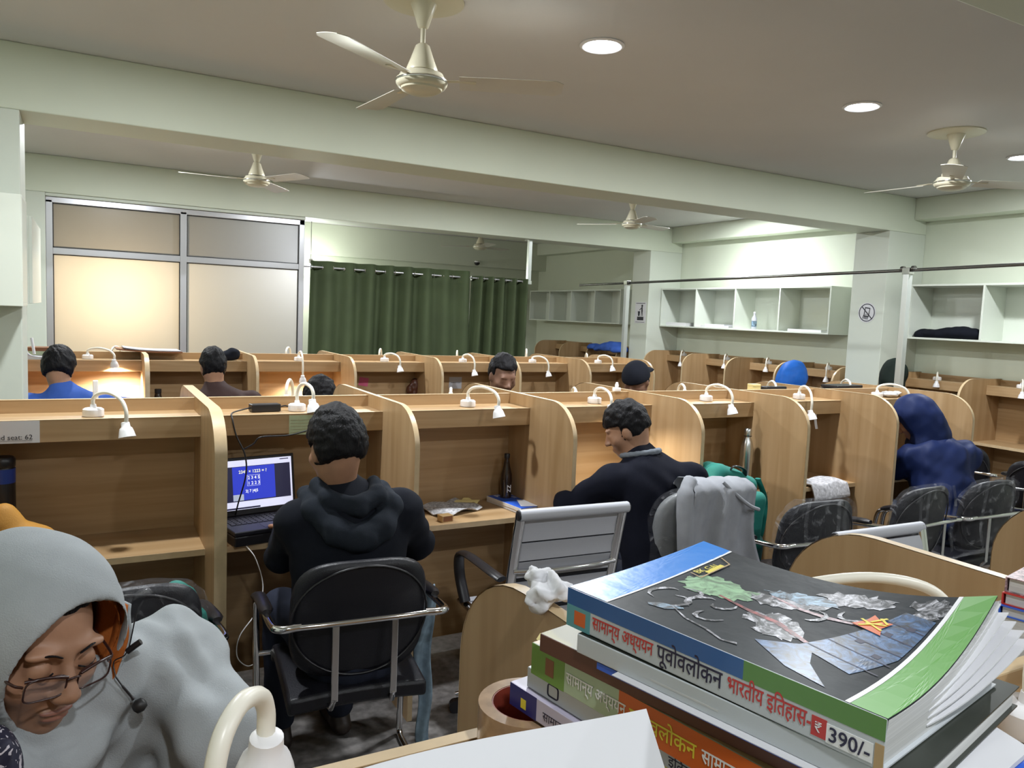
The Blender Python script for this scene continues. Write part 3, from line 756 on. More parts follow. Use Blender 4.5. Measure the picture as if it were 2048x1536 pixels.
def pad(cx, cz, a, b, y, th, curve, lean, n=40, rings=6, p=3.6):
    """upright padded shell: outline a x b in x/z, thickness th along y, curved in plan, leaning back"""
    g = MB(); vs = []; 
    def place(x, z, off): 
        return (cx + x, y - curve * (x / a) ** 2 * -1 + off - (z) * lean, cz + z)
    loops = []
    prof = [(0.0, 0.5), (0.5, 0.5), (0.85, 0.47), (0.96, 0.34), (1.0, 0.0), (0.96, -0.34), (0.85, -0.47), (0.5, -0.5), (0.0, -0.5)]
    for (s_, o_) in prof:
        for j in range(n):
            x, z = sup(2 * PI * j / n, a, b, p); vs.append(place(x * max(s_, 0.001), z * max(s_, 0.001), o_ * th))
    fs = []
    for i in range(len(prof) - 1):
        for j in range(n): fs.append((i * n + j, i * n + (j + 1) % n, (i + 1) * n + (j + 1) % n, (i + 1) * n + j))
    g.add(vs, fs); return g
def visitor_chair(label, x, y, rot, wrapped=False, arms=True, m='black_leather'):
    """black padded cantilever chair; sitter faces local +y"""
    t = thing('visitor_chair', label, 'chair', (x, y, 0), rot, 'black chrome-framed visitor chairs')
    pad(0, 0.70, 0.225, 0.205, -0.235, 0.05, 0.035, 0.16).build('backrest', m, t, 60)
    pp = MB().tube([(0.222 * math.cos(a), -0.262 + 0.035 * math.cos(a) ** 2 - 0.19 * math.sin(a) * 0.16, 0.70 + 0.19 * math.sin(a)) for a in [i * 2 * PI / 48 for i in range(48)]], 0.004, 6, closed=True); pp.build('piping', 'black_plastic', t, 60)
    s = MB().grid(lambda u, v: (0, 0, 0), 1, 1); s = MB()
    def seat(u, v):
        yy = -0.24 + 0.46 * v; z = 0.455 - 0.05 * max(0, (v - 0.8) / 0.2) ** 2 + 0.012 * math.cos((u - 0.5) * PI) - 0.03 * (1 - v) ** 2
        return Vector(((u - 0.5) * 0.46, yy, z)), Vector((0, 0, 1))
    s.slab(seat, 12, 12, 0.055).build('seat', m, t, 50, bevel=0.012)
    for sx in (-1, 1):
        pts = [(sx * 0.20, -0.290, 0.715), (sx * 0.262, -0.285, 0.712), (sx * 0.282, -0.22, 0.705), (sx * 0.285, 0.06, 0.675), (sx * 0.285, 0.17, 0.655), (sx * 0.285, 0.215, 0.60), (sx * 0.28, 0.225, 0.40), (sx * 0.275, 0.235, 0.06), (sx * 0.273, 0.215, 0.016), (sx * 0.27, 0.15, 0.012), (sx * 0.27, -0.22, 0.012)]
        MB().tube(smooth_path(pts, 5), 0.0125, 10).build('leg', 'chrome', t, 60)
        if arms:
            MB().tube(smooth_path([(sx * 0.285, -0.13, 0.712), (sx * 0.285, -0.02, 0.702), (sx * 0.285, 0.10, 0.684), (sx * 0.285, 0.185, 0.655)], 4), [0.012] + [0.019] * 11 + [0.012], 10, flat=(1.25, 0.8)).build('armrest', 'black_plastic', t, 60)
        MB().box(sx * 0.095 - 0.011, sx * 0.095 + 0.011, -0.302, -0.294, 0.46, 0.72).build('back_strut', 'chrome', t, bevel=0.002)
        st = MB().tube([(sx * 0.095, -0.298, 0.47), (sx * 0.10, -0.27, 0.425), (sx * 0.11, -0.1, 0.415), (sx * 0.12, 0.2, 0.41)], 0.009, 8); st.build('seat_strut', 'chrome', t, 60)
    MB().tube(smooth_path([(-0.262, -0.285, 0.712), (-0.14, -0.30, 0.716), (0, -0.305, 0.718), (0.14, -0.30, 0.716), (0.262, -0.285, 0.712)], 5), 0.010, 10).build('back_bar', 'chrome', t, 60)
    MB().tube([(-0.27, -0.22, 0.012), (0.27, -0.22, 0.012)], 0.0125, 10).build('floor_bar', 'chrome', t, 60)
    MB().tube([(-0.282, 0.224, 0.42), (0.282, 0.224, 0.42)], 0.010, 10).build('front_bar', 'chrome', t, 60)
    if wrapped:
        w = pad(0, 0.70, 0.242, 0.222, -0.235, 0.085, 0.035, 0.16, n=56)
        P = np.array(w.v); rs = nz(P, 38, 0.008, int(x * 100)); P[:, 1] += rs; P[:, 0] += rs * 0.6; P[:, 2] += nz(P, 30, 0.006, 5); w.v = [tuple(p) for p in P]
        w.build('plastic_wrap', 'wrap', t, 180)
        rs2 = np.random.RandomState(int(abs(x) * 77) + 3)
        for q in range(3):
            a0 = (rs2.rand() - 0.5) * 0.36
            MB().tube(smooth_path([(a0 + (rs2.rand() - .5) * .05, -0.30 - 0.01 * rs2.rand(), 0.92 - 0.12 * i + (rs2.rand() - .5) * 0.03) for i in range(4)], 4), 0.004, 5, flat=(1, 3)).build('wrap_fold', 'wrap', t, 60)
    return t
def ribbed_chair(label, x, y, rot, m='rib_fabric', arms=True, h0=0.50, h1=0.99):
    """ribbed sling-back office chair on a five-star base; sitter faces local +y"""
    t = thing('office_chair', label, 'chair', (x, y, 0), rot, 'ribbed sling office chairs')
    def by(z): return -0.20 - 0.16 * max(0, (z - 0.48)) ** 1.1 * 1.4
    W = 0.225
    zz = h1 - 0.02
    MB().tube([(-W - 0.012, by(zz) - 0.01, zz), (W + 0.012, by(zz) - 0.01, zz)], 0.022, 14).build('top_roll', m, t, 60)
    for sx in (-1, 1): MB().lathe([(0.018, 0), (0.019, 0.006), (0.006, 0.008)], 14, (sx * (W + 0.012), by(zz) - 0.01, zz), ry(sx * PI / 2)).build('roll_cap', 'black_plastic', t, 60)
    edges = [(0.0, 0.085), (0.093, 0.165), (0.172, 0.235), (0.255, 0.300), (0.322, 0.362), (0.384, 0.420), (0.440, 0.475)]
    for (a, b) in edges:
        z0, z1 = h1 - 0.045 - b, h1 - 0.045 - a
        if z0 < h0 - 0.03: continue
        def f(u, v, z0=z0, z1=z1):
            z = z0 + (z1 - z0) * v; return Vector(((u - 0.5) * 2 * (W - 0.012), by(z) + 0.004 * math.sin(PI * v), z)), Vector((0, 1, 0.2))
        MB().slab(f, 10, 4, 0.008).build('rib', m, t, 60)
    def f2(u, v):
        z = h0 - 0.02 + (h1 - 0.05 - h0) * v; return Vector(((u - 0.5) * 2 * (W - 0.014), by(z) + 0.002, z)), Vector((0, 1, 0))
    MB().slab(f2, 6, 8, 0.003).build('sling', 'black_leather', t, 60)
    for sx in (-1, 1):
        pts = [(sx * W, by(z), z) for z in [h1 - 0.01 - i * (h1 - 0.52) / 6 for i in range(7)]] + [(sx * W, -0.17, 0.475), (sx * W, -0.08, 0.455), (sx * W, 0.24, 0.455)]
        MB().tube(smooth_path(pts, 3), 0.015, 10, flat=(0.75, 1.5)).build('side_rail', 'chrome', t, 60)
        if arms:
            ap = [(sx * (W + 0.015), -0.19, 0.69), (sx * (W + 0.03), -0.12, 0.70), (sx * (W + 0.035), 0.10, 0.70), (sx * (W + 0.03), 0.20, 0.67), (sx * (W + 0.02), 0.22, 0.58), (sx * (W + 0.01), 0.17, 0.47)]
            MB().tube(smooth_path(ap, 5), 0.014, 10, flat=(1.7, 0.8)).build('armrest', 'black_plastic', t, 60)
    zb = h1 - 0.045 - 0.205
    MB().tube(smooth_path([(-W, by(zb) - 0.008, zb), (-0.1, by(zb) - 0.03, zb + 0.0), (0.1, by(zb) - 0.03, zb), (W, by(zb) - 0.008, zb)], 5), 0.010, 10).build('back_bar', 'chrome', t, 60)
    for k in range(7):
        y0 = -0.15 + k * 0.058
        MB().box(-W + 0.012, W - 0.012, y0, y0 + 0.046, 0.448, 0.462).build('seat_rib', m, t, bevel=0.004)
    MB().box(-W + 0.014, W - 0.014, -0.16, 0.26, 0.438, 0.446).build('seat_sling', 'black_leather', t)
    MB().tube([(0, 0.05, 0.10), (0, 0.05, 0.43)], 0.026, 14).build('gas_column', 'chrome', t, 60)
    for k in range(5):
        a = k * 2 * PI / 5 + 0.3; c, s_ = math.cos(a), math.sin(a)
        lg = MB().tube([(0, 0.05, 0.12), (0.15 * c, 0.05 + 0.15 * s_, 0.105), (0.29 * c, 0.05 + 0.29 * s_, 0.075)], [0.026, 0.02, 0.014], 10).build('base_leg', 'chrome', t, 60)
        MB().lathe([(0.012, -0.018), (0.027, -0.016), (0.028, 0.016), (0.012, 0.018)], 14, (0.29 * c, 0.05 + 0.29 * s_, 0.028), rz(a) @ rx(PI / 2)).build('caster', 'black_plastic', lg, 40)
    return t
visitor_chair('black chrome chair under the man in the black hoodie, centre foreground', 0.80, 2.60, math.radians(-5))
ribbed_chair('grey ribbed office chair with chrome rails, empty, before the physics book', 1.64, 2.72, math.radians(-3))
visitor_chair('plastic-wrapped black chair in front of the hanging newspapers', 3.03, 2.66, math.radians(-4), True)
visitor_chair('plastic-wrapped black chair under the person in the dark blue hood', 3.83, 2.68, math.radians(2), True)
visitor_chair('plastic-wrapped black chair at the right end of the near row', 4.42, 2.66, math.radians(-3), True)
ribbed_chair('pale ribbed office chair showing over the foreground partition', 2.60, 1.52, math.radians(178), h1=0.965)
visitor_chair('plastic-wrapped black chair pushed under the carrel with the seat notice', 0.06, 2.60, math.radians(4), True)
visitor_chair('black chair beyond the dark blue hood at the empty right-wall carrel', 5.85, 3.42, math.radians(-78))
visitor_chair('dark chair whose chrome arm shows at the right edge', 5.62, 2.72, math.radians(-70))
ribbed_chair('mesh-back office chair behind the grey-hooded man', -0.045, 1.55, math.radians(180), m='mesh_fabric', h1=0.93)
# wrapped grey chair with a jacket over it, behind the man in the navy jumper
t = thing('padded_chair', 'grey plastic-wrapped chair behind the man in the navy jumper', 'chair', (2.38, 2.62, 0), math.radians(-12))
pad(0, 0.745, 0.235, 0.245, -0.13, 0.07, 0.03, 0.14).build('backrest', 'grey_leather', t, 60)
w = pad(0, 0.745, 0.255, 0.262, -0.13, 0.11, 0.03, 0.14, n=60); P = np.array(w.v); q = nz(P, 34, 0.010, 4); P[:, 1] += q; P[:, 0] += q * 0.7; w.v = [tuple(p) for p in P]; w.build('plastic_wrap', 'wrap', t, 180)
def seat2(u, v): return Vector(((u - 0.5) * 0.48, -0.12 + 0.44 * v, 0.46 - 0.03 * (1 - v) ** 2)), Vector((0, 0, 1))
MB().slab(seat2, 10, 10, 0.07).build('seat', 'grey_leather', t, 50, bevel=0.015)
MB().tube([(0, 0.08, 0.10), (0, 0.08, 0.43)], 0.026, 14).build('gas_column', 'chrome', t, 60)
MB().box(-0.035, 0.035, -0.19, 0.1, 0.405, 0.425).build('back_bracket', 'black_plastic', t, bevel=0.003)
MB().box(-0.035, 0.035, -0.20, -0.18, 0.405, 0.62).build('back_stem', 'black_plastic', t, bevel=0.003)
for k in range(5):
    a = k * 2 * PI / 5 + 0.1; c, s_ = math.cos(a), math.sin(a)
    lg = MB().tube([(0, 0.08, 0.12), (0.15 * c, 0.08 + 0.15 * s_, 0.105), (0.29 * c, 0.08 + 0.29 * s_, 0.075)], [0.026, 0.02, 0.014], 10).build('base_leg', 'black_plastic', t, 60)
    MB().lathe([(0.012, -0.018), (0.027, -0.016), (0.028, 0.016), (0.012, 0.018)], 14, (0.29 * c, 0.08 + 0.29 * s_, 0.028), rz(a) @ rx(PI / 2)).build('caster', 'black_plastic', lg, 40)

# ================================================================== PEOPLE
def cloth(name, col, rough=0.9, bump=0.12, bs=420, sheen=0.0, var=0.10): return mat(name, col, rough, bump=bump, bscale=bs, sheen=sheen, var=var, vscale=14, spec=0.15)
M['skin'] = mat('skin', (0.36, 0.19, 0.115), 0.5, var=0.10, vscale=18, bump=0.03, bscale=120)
M['skin_dark'] = mat('skin_deep', (0.20, 0.105, 0.07), 0.5, var=0.10, vscale=18)
def hair_mat():
    m = mat('black_hair', (0.006, 0.0055, 0.007), 0.55, spec=0.18, bump=0.5, bscale=160, stretch=(1, 1, 0.25)); return m
M['hair'] = hair_mat()
M['c_black'] = cloth('charcoal_cotton', (0.008, 0.0095, 0.015))
M['c_black2'] = cloth('charcoal_hood', (0.016, 0.020, 0.028))
M['c_navy'] = cloth('navy_knit', (0.006, 0.007, 0.014))
M['c_blue_dk'] = cloth('dark_blue_nylon', (0.010, 0.019, 0.075), 0.55, bump=0.05)
M['c_blue'] = cloth('bright_blue_cloth', (0.045, 0.11, 0.42), 0.75)
M['c_blue2'] = cloth('vivid_blue_nylon', (0.02, 0.13, 0.52), 0.5)
M['c_brown'] = cloth('brown_jacket', (0.055, 0.032, 0.030), 0.7)
M['c_grey'] = cloth('heather_grey_fleece', (0.36, 0.385, 0.40), 0.9, bump=0.2, bs=500, var=0.06)
M['c_grey2'] = cloth('grey_cotton', (0.30, 0.31, 0.34), 0.9)
M['c_blackhood'] = cloth('black_green_cloth', (0.010, 0.016, 0.013), 0.8)
M['c_orange'] = cloth('orange_lining', (0.42, 0.12, 0.025), 0.8)
M['denim'] = cloth('dark_denim', (0.02, 0.024, 0.04), 0.85)
M['collar_grey'] = cloth('grey_rib_collar', (0.17, 0.19, 0.22), 0.9)
M['shoe'] = mat('dark_shoe', (0.03, 0.02, 0.016), 0.5)

def hand_sdf(S, wrist, d, nrm, curl=0.35, thumb=1, sc=1.0):
    w = Vector(wrist); d = Vector(d).normalized(); n = Vector(nrm); n = (n - d * n.dot(d)).normalized(); s = d.cross(n)
    R = Matrix((s, d, n)).transposed()
    S.ell(w + d * 0.045 * sc, (0.040 * sc, 0.055 * sc, 0.017 * sc), R, k=0.012)
    L = [0.068, 0.078, 0.073, 0.058]
    for i in range(4):
        b = w + d * (0.088 - 0.006 * abs(i - 1.2)) * sc + s * (-0.030 + 0.020 * i) * sc * thumb
        ang = 0; p = b; ln = L[i] * sc
        for j, fr in enumerate((0.45, 0.31, 0.24)):
            ang += curl * (1.0 + 0.25 * j); q = p + (d * math.cos(ang) - n * math.sin(ang)) * ln * fr
            S.cap(p, q, (0.0090 - 0.0008 * j) * sc, (0.0085 - 0.0010 * j) * sc, k=0.004); p = q
    b = w + d * 0.028 * sc - s * 0.030 * sc * thumb; p1 = b + (d * 0.7 - s * 0.75 * thumb - n * 0.25).normalized() * 0.036 * sc; p2 = p1 + (d * 0.95 - s * 0.25 * thumb - n * 0.35).normalized() * 0.030 * sc
    S.cap(b, p1, 0.012 * sc, 0.010 * sc, k=0.006); S.cap(p1, p2, 0.0098 * sc, 0.0080 * sc, k=0.004)

def head_axes(face, up=(0, 0, 1)):
    f = Vector(face).normalized(); u = Vector(up); u = (u - f * u.dot(f)).normalized(); r = f.cross(u)   # r = the person's right
    return f, u, r
def head_sdf(S, C, face, up=(0, 0, 1), sc=1.0, ears=True):
    C = Vector(C); f, u, r = head_axes(face, up); R = Matrix((r, f, u)).transposed()
    S.ell(C + u * 0.012 * sc - f * 0.004 * sc, (0.073 * sc, 0.094 * sc, 0.108 * sc), R, k=0.02)
    S.ell(C + f * 0.024 * sc - u * 0.060 * sc, (0.056 * sc, 0.064 * sc, 0.060 * sc), R, k=0.03)
    S.ell(C + f * 0.062 * sc - u * 0.098 * sc, (0.024 * sc, 0.022 * sc, 0.020 * sc), R, k=0.025)
    S.cap(C + f * 0.088 * sc + u * 0.012 * sc, C + f * 0.112 * sc - u * 0.034 * sc, 0.008 * sc, 0.0125 * sc, k=0.014)
    for q in (-1, 1):
        S.ell(C + f * 0.104 * sc - u * 0.038 * sc + r * 0.012 * q * sc, (0.009 * sc, 0.012 * sc, 0.008 * sc), R, k=0.008)
        S.ell(C + f * 0.083 * sc + u * 0.024 * sc + r * 0.031 * q * sc, (0.026 * sc, 0.013 * sc, 0.008 * sc), R, k=0.014)
        S.ell(C + f * 0.094 * sc + u * 0.003 * sc + r * 0.032 * q * sc, (0.019 * sc, 0.013 * sc, 0.011 * sc), R, k=0.012, op='-')
        S.ell(C + f * 0.081 * sc + u * 0.001 * sc + r * 0.032 * q * sc, (0.015 * sc, 0.013 * sc, 0.013 * sc), R, k=0.006)
        S.ell(C + f * 0.060 * sc - u * 0.030 * sc + r * 0.040 * q * sc, (0.024 * sc, 0.024 * sc, 0.020 * sc), R, k=0.03)
        if ears:
            S.ell(C - f * 0.002 * sc - u * 0.012 * sc + r * 0.077 * q * sc, (0.010 * sc, 0.020 * sc, 0.033 * sc), R, k=0.008)
    S.ell(C + f * 0.089 * sc - u * 0.066 * sc, (0.025 * sc, 0.011 * sc, 0.0065 * sc), R, k=0.006)
    S.ell(C + f * 0.087 * sc - u * 0.077 * sc, (0.021 * sc, 0.011 * sc, 0.0075 * sc), R, k=0.006)
def hair_sdf(S, C, face, up=(0, 0, 1), sc=1.0, thick=0.016, low=-0.045, fringe=0.035):
    C = Vector(C); f, u, r = head_axes(face, up); R = Matrix((r, f, u)).transposed(); th = thick * sc
    S.ell(C + u * (0.012 * sc + th * 0.35) - f * 0.006 * sc, (0.073 * sc + th, 0.094 * sc + th, 0.108 * sc + th), R, k=0.0)
    S.box(C + f * (0.082 * sc) + u * (fringe - 0.16) * sc, (0.20 * sc, 0.055 * sc, 0.16 * sc), 0.01, R, k=0.02, op='-')     # face
    S.box(C + u * (low - 0.20) * sc - f * 0.0, (0.3 * sc, 0.3 * sc, 0.20 * sc), 0.01, R @ rx(-0.18), k=0.015, op='-')          # nape
    for q in (-1, 1): S.ell(C + f * 0.004 * sc - u * 0.020 * sc + r * 0.088 * q * sc, (0.022 * sc, 0.026 * sc, 0.040 * sc), R, k=0.01, op='-')

def person(label, J, top='c_black', legs='denim', skin='skin', h=0.011, hair=True, hood=None, puff=0.0, wr=0.006, wsc=22, seed=1, hands=True, floor=None, group=None, hair_kw={}, hands_k=((0.4, 1), (0.4, -1)), collar=None, legs_on=True, torso_r=(0.175, 0.115), hs=1.0, hoods=1.0):
    """J: joints in world space. The sitter's left/right are l/r."""
    pv, ch, nk, hd = [Vector(J[k]) for k in ('pelvis', 'chest', 'neck', 'head')]
    face = Vector(J['face']); up = J.get('up', (0, 0, 1)); f, u, r = head_axes(face, up)
    body_f = Vector(J.get('front', (face.x, face.y, 0))); body_f.z = 0; body_f.normalize(); br = body_f.cross(Vector((0, 0, 1)))
    sw = J.get('sw', 0.185)
    sl, sr = Vector(J.get('shl', ch + Vector((0, 0, 0.06)) - br * sw)), Vector(J.get('shr', ch + Vector((0, 0, 0.06)) + br * sw))
    org = Vector((pv.x, pv.y, 0))
    t = thing('person', label, 'person', org, 0, group)
    S = SDF(h * 0.72 if hands else h, 0.02)
    head_sdf(S, hd, face, up, hs)
    S.cap(hd - u * 0.06 - f * 0.018, nk - Vector((0, 0, 0.03)), 0.054, 0.060, k=0.03)
    S.chain([nk, ch, pv], [0.055, 0.09, 0.09], k=0.03)
    for s_, el, wrt, (cu, th) in ((sl, J['ell'], J['wrl'], hands_k[0]), (sr, J['elr'], J['wrr'], hands_k[1])):
        el, wrt = Vector(el), Vector(wrt)
        S.chain([ch, s_, el, wrt], [0.06, 0.038, 0.033, 0.026], k=0.02)
        d = (wrt - el).normalized()
        if hands: hand_sdf(S, wrt + d * 0.015, d, J.get('palm', (0, 0, 1)), cu, th)
        else: S.ell(wrt + d * 0.06, (0.045, 0.045, 0.035), k=0.02)
    kn = [Vector(q) for q in (J.get('knl', pv + body_f * 0.43 - br * 0.12 + Vector((0, 0, 0.02))), J.get('knr', pv + body_f * 0.43 + br * 0.12 + Vector((0, 0, 0.02))))]
    an = [Vector(q) for q in (J.get('anl', Vector((kn[0].x, kn[0].y, 0.10)) - body_f * 0.02), J.get('anr', Vector((kn[1].x, kn[1].y, 0.10)) - body_f * 0.02))]
    if legs_on:
        for i, q in enumerate((-1, 1)): S.chain([pv + br * 0.08 * q, kn[i], an[i]], [0.065, 0.045, 0.035], k=0.02)
    sdf_obj(S, 'body', skin, t, 0, it=1, org=org)
    # upper garment
    S = SDF(h, 0.05)
    Rt = Matrix((br, body_f, Vector((0, 0, 1)))).transposed()
    ax = (nk - pv).normalized(); fr = (body_f - ax * body_f.dot(ax)).normalized(); Rx = Matrix((fr.cross(ax) * 1.0, fr, ax)).transposed()
    tr, td = torso_r
    S.ell(ch - ax * 0.02, (tr + puff, td + puff, 0.20), Rx, k=0.06); S.ell((pv + ch) / 2, (tr * 0.97 + puff, td * 1.08 + puff, 0.22), Rx, k=0.06)
    S.ell(pv + ax * 0.05, (tr + puff, td * 1.10 + puff, 0.13), Rx, k=0.05)
    S.cap(sl, sr, 0.062 + puff * 0.6, None, k=0.05)
    S.cap(nk - u * 0.0, nk - ax * 0.07, 0.068, 0.10, k=0.05)
    for s_, el, wrt in ((sl, J['ell'], J['wrl']), (sr, J['elr'], J['wrr'])):
        S.chain([s_, el, wrt], [0.066 + puff * 0.8, 0.054 + puff * 0.6, 0.042 + puff * 0.4], k=0.025)
    if 'garment' in J: J['garment'](S)
    sdf_obj(S, 'jacket', top, t, wr, wsc, seed, 2, org)
    if legs_on:
        S = SDF(h * 1.2, 0.04)
        S.ell(pv - Vector((0, 0, 0.02)), (0.165, 0.15, 0.11), Rt)
        for i, q in enumerate((-1, 1)): S.chain([pv + br * 0.085 * q, kn[i], an[i] + Vector((0, 0, 0.01))], [0.088, 0.068, 0.056], k=0.03)
        sdf_obj(S, 'trousers', legs, t, 0.005, 24, seed + 5, 1, org)
        for i in (0, 1):
            S = SDF(0.009, 0.02); a = an[i]; zf = 0.035
            S.cap(Vector((a.x, a.y, zf)) - body_f * 0.03, Vector((a.x, a.y, zf - 0.006)) + body_f * 0.15, 0.037, 0.034); S.cap(Vector((a.x, a.y, zf)), a, 0.036, 0.042)
            sdf_obj(S, 'shoe', 'shoe', t, 0, org=org)
    if hair:
        S = SDF(0.006, 0.01); hair_sdf(S, hd, face, up, hs, **hair_kw)
        sdf_obj(S, 'hair', 'hair', t, 0.0032, 110, seed + 9, 0, org)
    if hood:
        S = SDF(0.008, 0.02); R = Matrix((r, f, u)).transposed()
        S.ell(hd + u * 0.018 - f * 0.018, (0.108 * hoods, 0.130 * hoods, 0.145 * hoods), R, k=0.03)
        S.chain([hd - u * 0.07 - f * 0.05, nk - f * 0.02, nk - Vector((0, 0, 0.05))], [0.095, 0.10, 0.12], k=0.05)
        S.ell(hd + f * 0.13 - u * 0.015, (0.078, 0.115, 0.115), R, k=0.02, op='-')
        sdf_obj(S, 'hood', hood, t, 0.006, 26, seed + 3, 1, org)
    if collar: 
        S = SDF(0.007, 0.01)
        pts = [nk + (Rt @ Vector((0.082 * math.cos(a), 0.082 * math.sin(a) - 0.008, 0.006 - 0.02 * math.sin(a)))) for a in [i * 2 * PI / 16 for i in range(17)]]
        S.chain(pts, 0.0125, k=0.01); sdf_obj(S, 'collar', collar, t, 0, org=org)
    return t, org

# ---- man in the black hoodie (back view, centre-left)
def hoodie_folds(S):
    S.chain([(0.662, 2.64, 1.06), (0.660, 2.535, 1.025), (0.722, 2.462, 0.965), (0.795, 2.440, 0.940), (0.868, 2.455, 0.965), (0.922, 2.515, 1.025), (0.918, 2.62, 1.065)], [0.030, 0.040, 0.043, 0.046, 0.043, 0.040, 0.030], k=0.025)
    S.chain([(0.685, 2.60, 1.095), (0.706, 2.515, 1.065), (0.790, 2.475, 1.040), (0.868, 2.505, 1.065), (0.885, 2.585, 1.095)], [0.024, 0.032, 0.036, 0.032, 0.024], k=0.014)
tbh, obh = person('man in a black hoodie seen from behind at the laptop', dict(pelvis=(0.80, 2.52, 0.53), chest=(0.795, 2.58, 0.93), neck=(0.765, 2.61, 1.085), head=(0.752, 2.60, 1.222), face=(-0.22, 0.95, -0.22), front=(-0.08, 1, 0),
       shl=(0.625, 2.60, 0.975), shr=(0.985, 2.57, 0.985), ell=(0.610, 2.78, 0.80), wrl=(0.68, 3.05, 0.82), elr=(1.115, 2.70, 0.815), wrr=(1.00, 2.98, 0.80)), 'c_black', hs=1.08, seed=2, torso_r=(0.20, 0.13), puff=0.008, wr=0.007,
       hair_kw=dict(thick=0.019, low=-0.055))
S = SDF(0.007, 0.02); hoodie_folds(S); sdf_obj(S, 'lowered_hood', 'c_black2', tbh, 0.004, 40, 3, 1, obh)
# ---- man in the navy jumper with a grey collar
person('man in a navy jumper with grey collar bent over his writing', dict(pelvis=(2.26, 2.64, 0.53), chest=(2.24, 2.72, 0.94), neck=(2.205, 2.775, 1.095), head=(2.165, 2.82, 1.205), face=(-0.70, 0.62, -0.42), front=(-0.35, 1, 0),
       shl=(2.04, 2.74, 0.99), shr=(2.42, 2.66, 1.00), ell=(1.93, 2.93, 0.84), wrl=(2.035, 3.13, 0.86), elr=(2.44, 2.86, 0.82), wrr=(2.30, 3.12, 0.80), palm=(0.3, -0.2, 1)), 'c_navy', seed=4, collar='collar_grey', torso_r=(0.195, 0.13), puff=0.006)
# ---- person in the dark blue hooded jacket
person('person in a dark blue hooded jacket bowed over a carrel desk', dict(pelvis=(4.50, 2.70, 0.53), chest=(4.54, 2.82, 0.92), neck=(4.49, 2.88, 1.07), head=(4.43, 2.93, 1.17), face=(-0.45, 0.75, -0.55), front=(-0.2, 1, 0),
       shl=(4.36, 2.90, 0.94), shr=(4.72, 2.76, 0.96), ell=(4.36, 3.08, 0.81), wrl=(4.52, 3.22, 0.79), elr=(4.80, 2.93, 0.80), wrr=(4.66, 3.18, 0.79)), 'c_blue_dk', seed=6, hood='c_blue_dk', puff=0.024, wr=0.010, wsc=26, torso_r=(0.20, 0.14))
# ---- on the far side of the near row
person('person with bent black-haired head behind the laptop carrel', dict(pelvis=(1.18, 4.62, 0.53), chest=(1.17, 4.52, 0.93), neck=(1.165, 4.46, 1.08), head=(1.16, 4.38, 1.19), face=(0.1, -0.7, -0.72), front=(0, -1, 0),
       ell=(1.36, 4.35, 0.82), wrl=(1.22, 4.10, 0.79), elr=(0.96, 4.35, 0.82), wrr=(1.10, 4.10, 0.79)), 'c_black', seed=7, hands=False, h=0.014)
person('man facing the camera with lowered eyes behind the near row', dict(pelvis=(2.30, 4.42, 0.58), chest=(2.27, 4.33, 1.02), neck=(2.255, 4.26, 1.19), head=(2.235, 4.18, 1.335), face=(-0.05, -0.93, -0.34), front=(-0.1, -1, 0),
       ell=(2.56, 4.28, 0.85), wrl=(2.42, 4.05, 0.79), elr=(2.12, 4.28, 0.85), wrr=(2.26, 4.05, 0.79)), 'c_black', skin='skin_dark', seed=8, hands=False, h=0.012, hair_kw=dict(fringe=0.062, thick=0.015))
# ---- man with the cap
tcap, ocap = person('man in a black cap with dark jacket behind the near row', dict(pelvis=(3.36, 4.40, 0.55), chest=(3.32, 4.28, 0.97), neck=(3.265, 4.19, 1.16), head=(3.225, 4.13, 1.300), face=(-0.80, -0.45, -0.38), front=(-0.5, -0.85, 0),
       ell=(3.50, 4.10, 0.83), wrl=(3.30, 3.98, 0.79), elr=(3.10, 4.25, 0.83), wrr=(3.12, 4.02, 0.79)), 'c_navy', skin='skin_dark', seed=9, hands=False, h=0.014, hair_kw=dict(thick=0.008))
fc, uc, rc = head_axes((-0.80, -0.45, -0.38)); Rc = Matrix((rc, fc, uc)).transposed(); hc = Vector((3.225, 4.13, 1.300))
S = SDF(0.006, 0.01); S.ell(hc + uc * 0.035, (0.092, 0.112, 0.105), Rc, k=0.0); S.box(hc - uc * 0.17, (0.3, 0.3, 0.185), 0.0, Rc, k=0.004, op='-'); S.ell(hc - fc * 0.125 + uc * 0.022, (0.075, 0.07, 0.012), Rc @ rx(0.15), k=0.01)
sdf_obj(S, 'cap', 'c_black', tcap, 0, org=ocap)
# ---- far row, backs to the camera
person('man in a bright blue jacket at the left end of the far row', dict(pelvis=(-0.10, 5.42, 0.53), chest=(-0.10, 5.52, 0.97), neck=(-0.135, 5.57, 1.13), head=(-0.155, 5.60, 1.255), face=(0.15, 0.95, -0.35), front=(0.05, 1, 0),
       ell=(-0.42, 5.70, 0.86), wrl=(-0.25, 6.0, 0.80), elr=(0.26, 5.62, 0.99), wrr=(0.20, 5.98, 0.84), sw=0.225), 'c_blue', seed=11, hands=False, h=0.013, hair_kw=dict(thick=0.024, low=-0.06), puff=0.012, wr=0.007)
person('man in a brown jacket sitting at the far row', dict(pelvis=(0.80, 5.46, 0.54), chest=(0.80, 5.54, 0.98), neck=(0.765, 5.59, 1.14), head=(0.755, 5.61, 1.272), face=(-0.15, 0.95, -0.25), front=(0.05, 1, 0),
       ell=(0.52, 5.72, 0.85), wrl=(0.65, 6.02, 0.80), elr=(1.10, 5.72, 0.85), wrr=(0.98, 6.02, 0.80), sw=0.20), 'c_brown', seed=12, hands=False, h=0.013, hair_kw=dict(thick=0.014, low=-0.075))
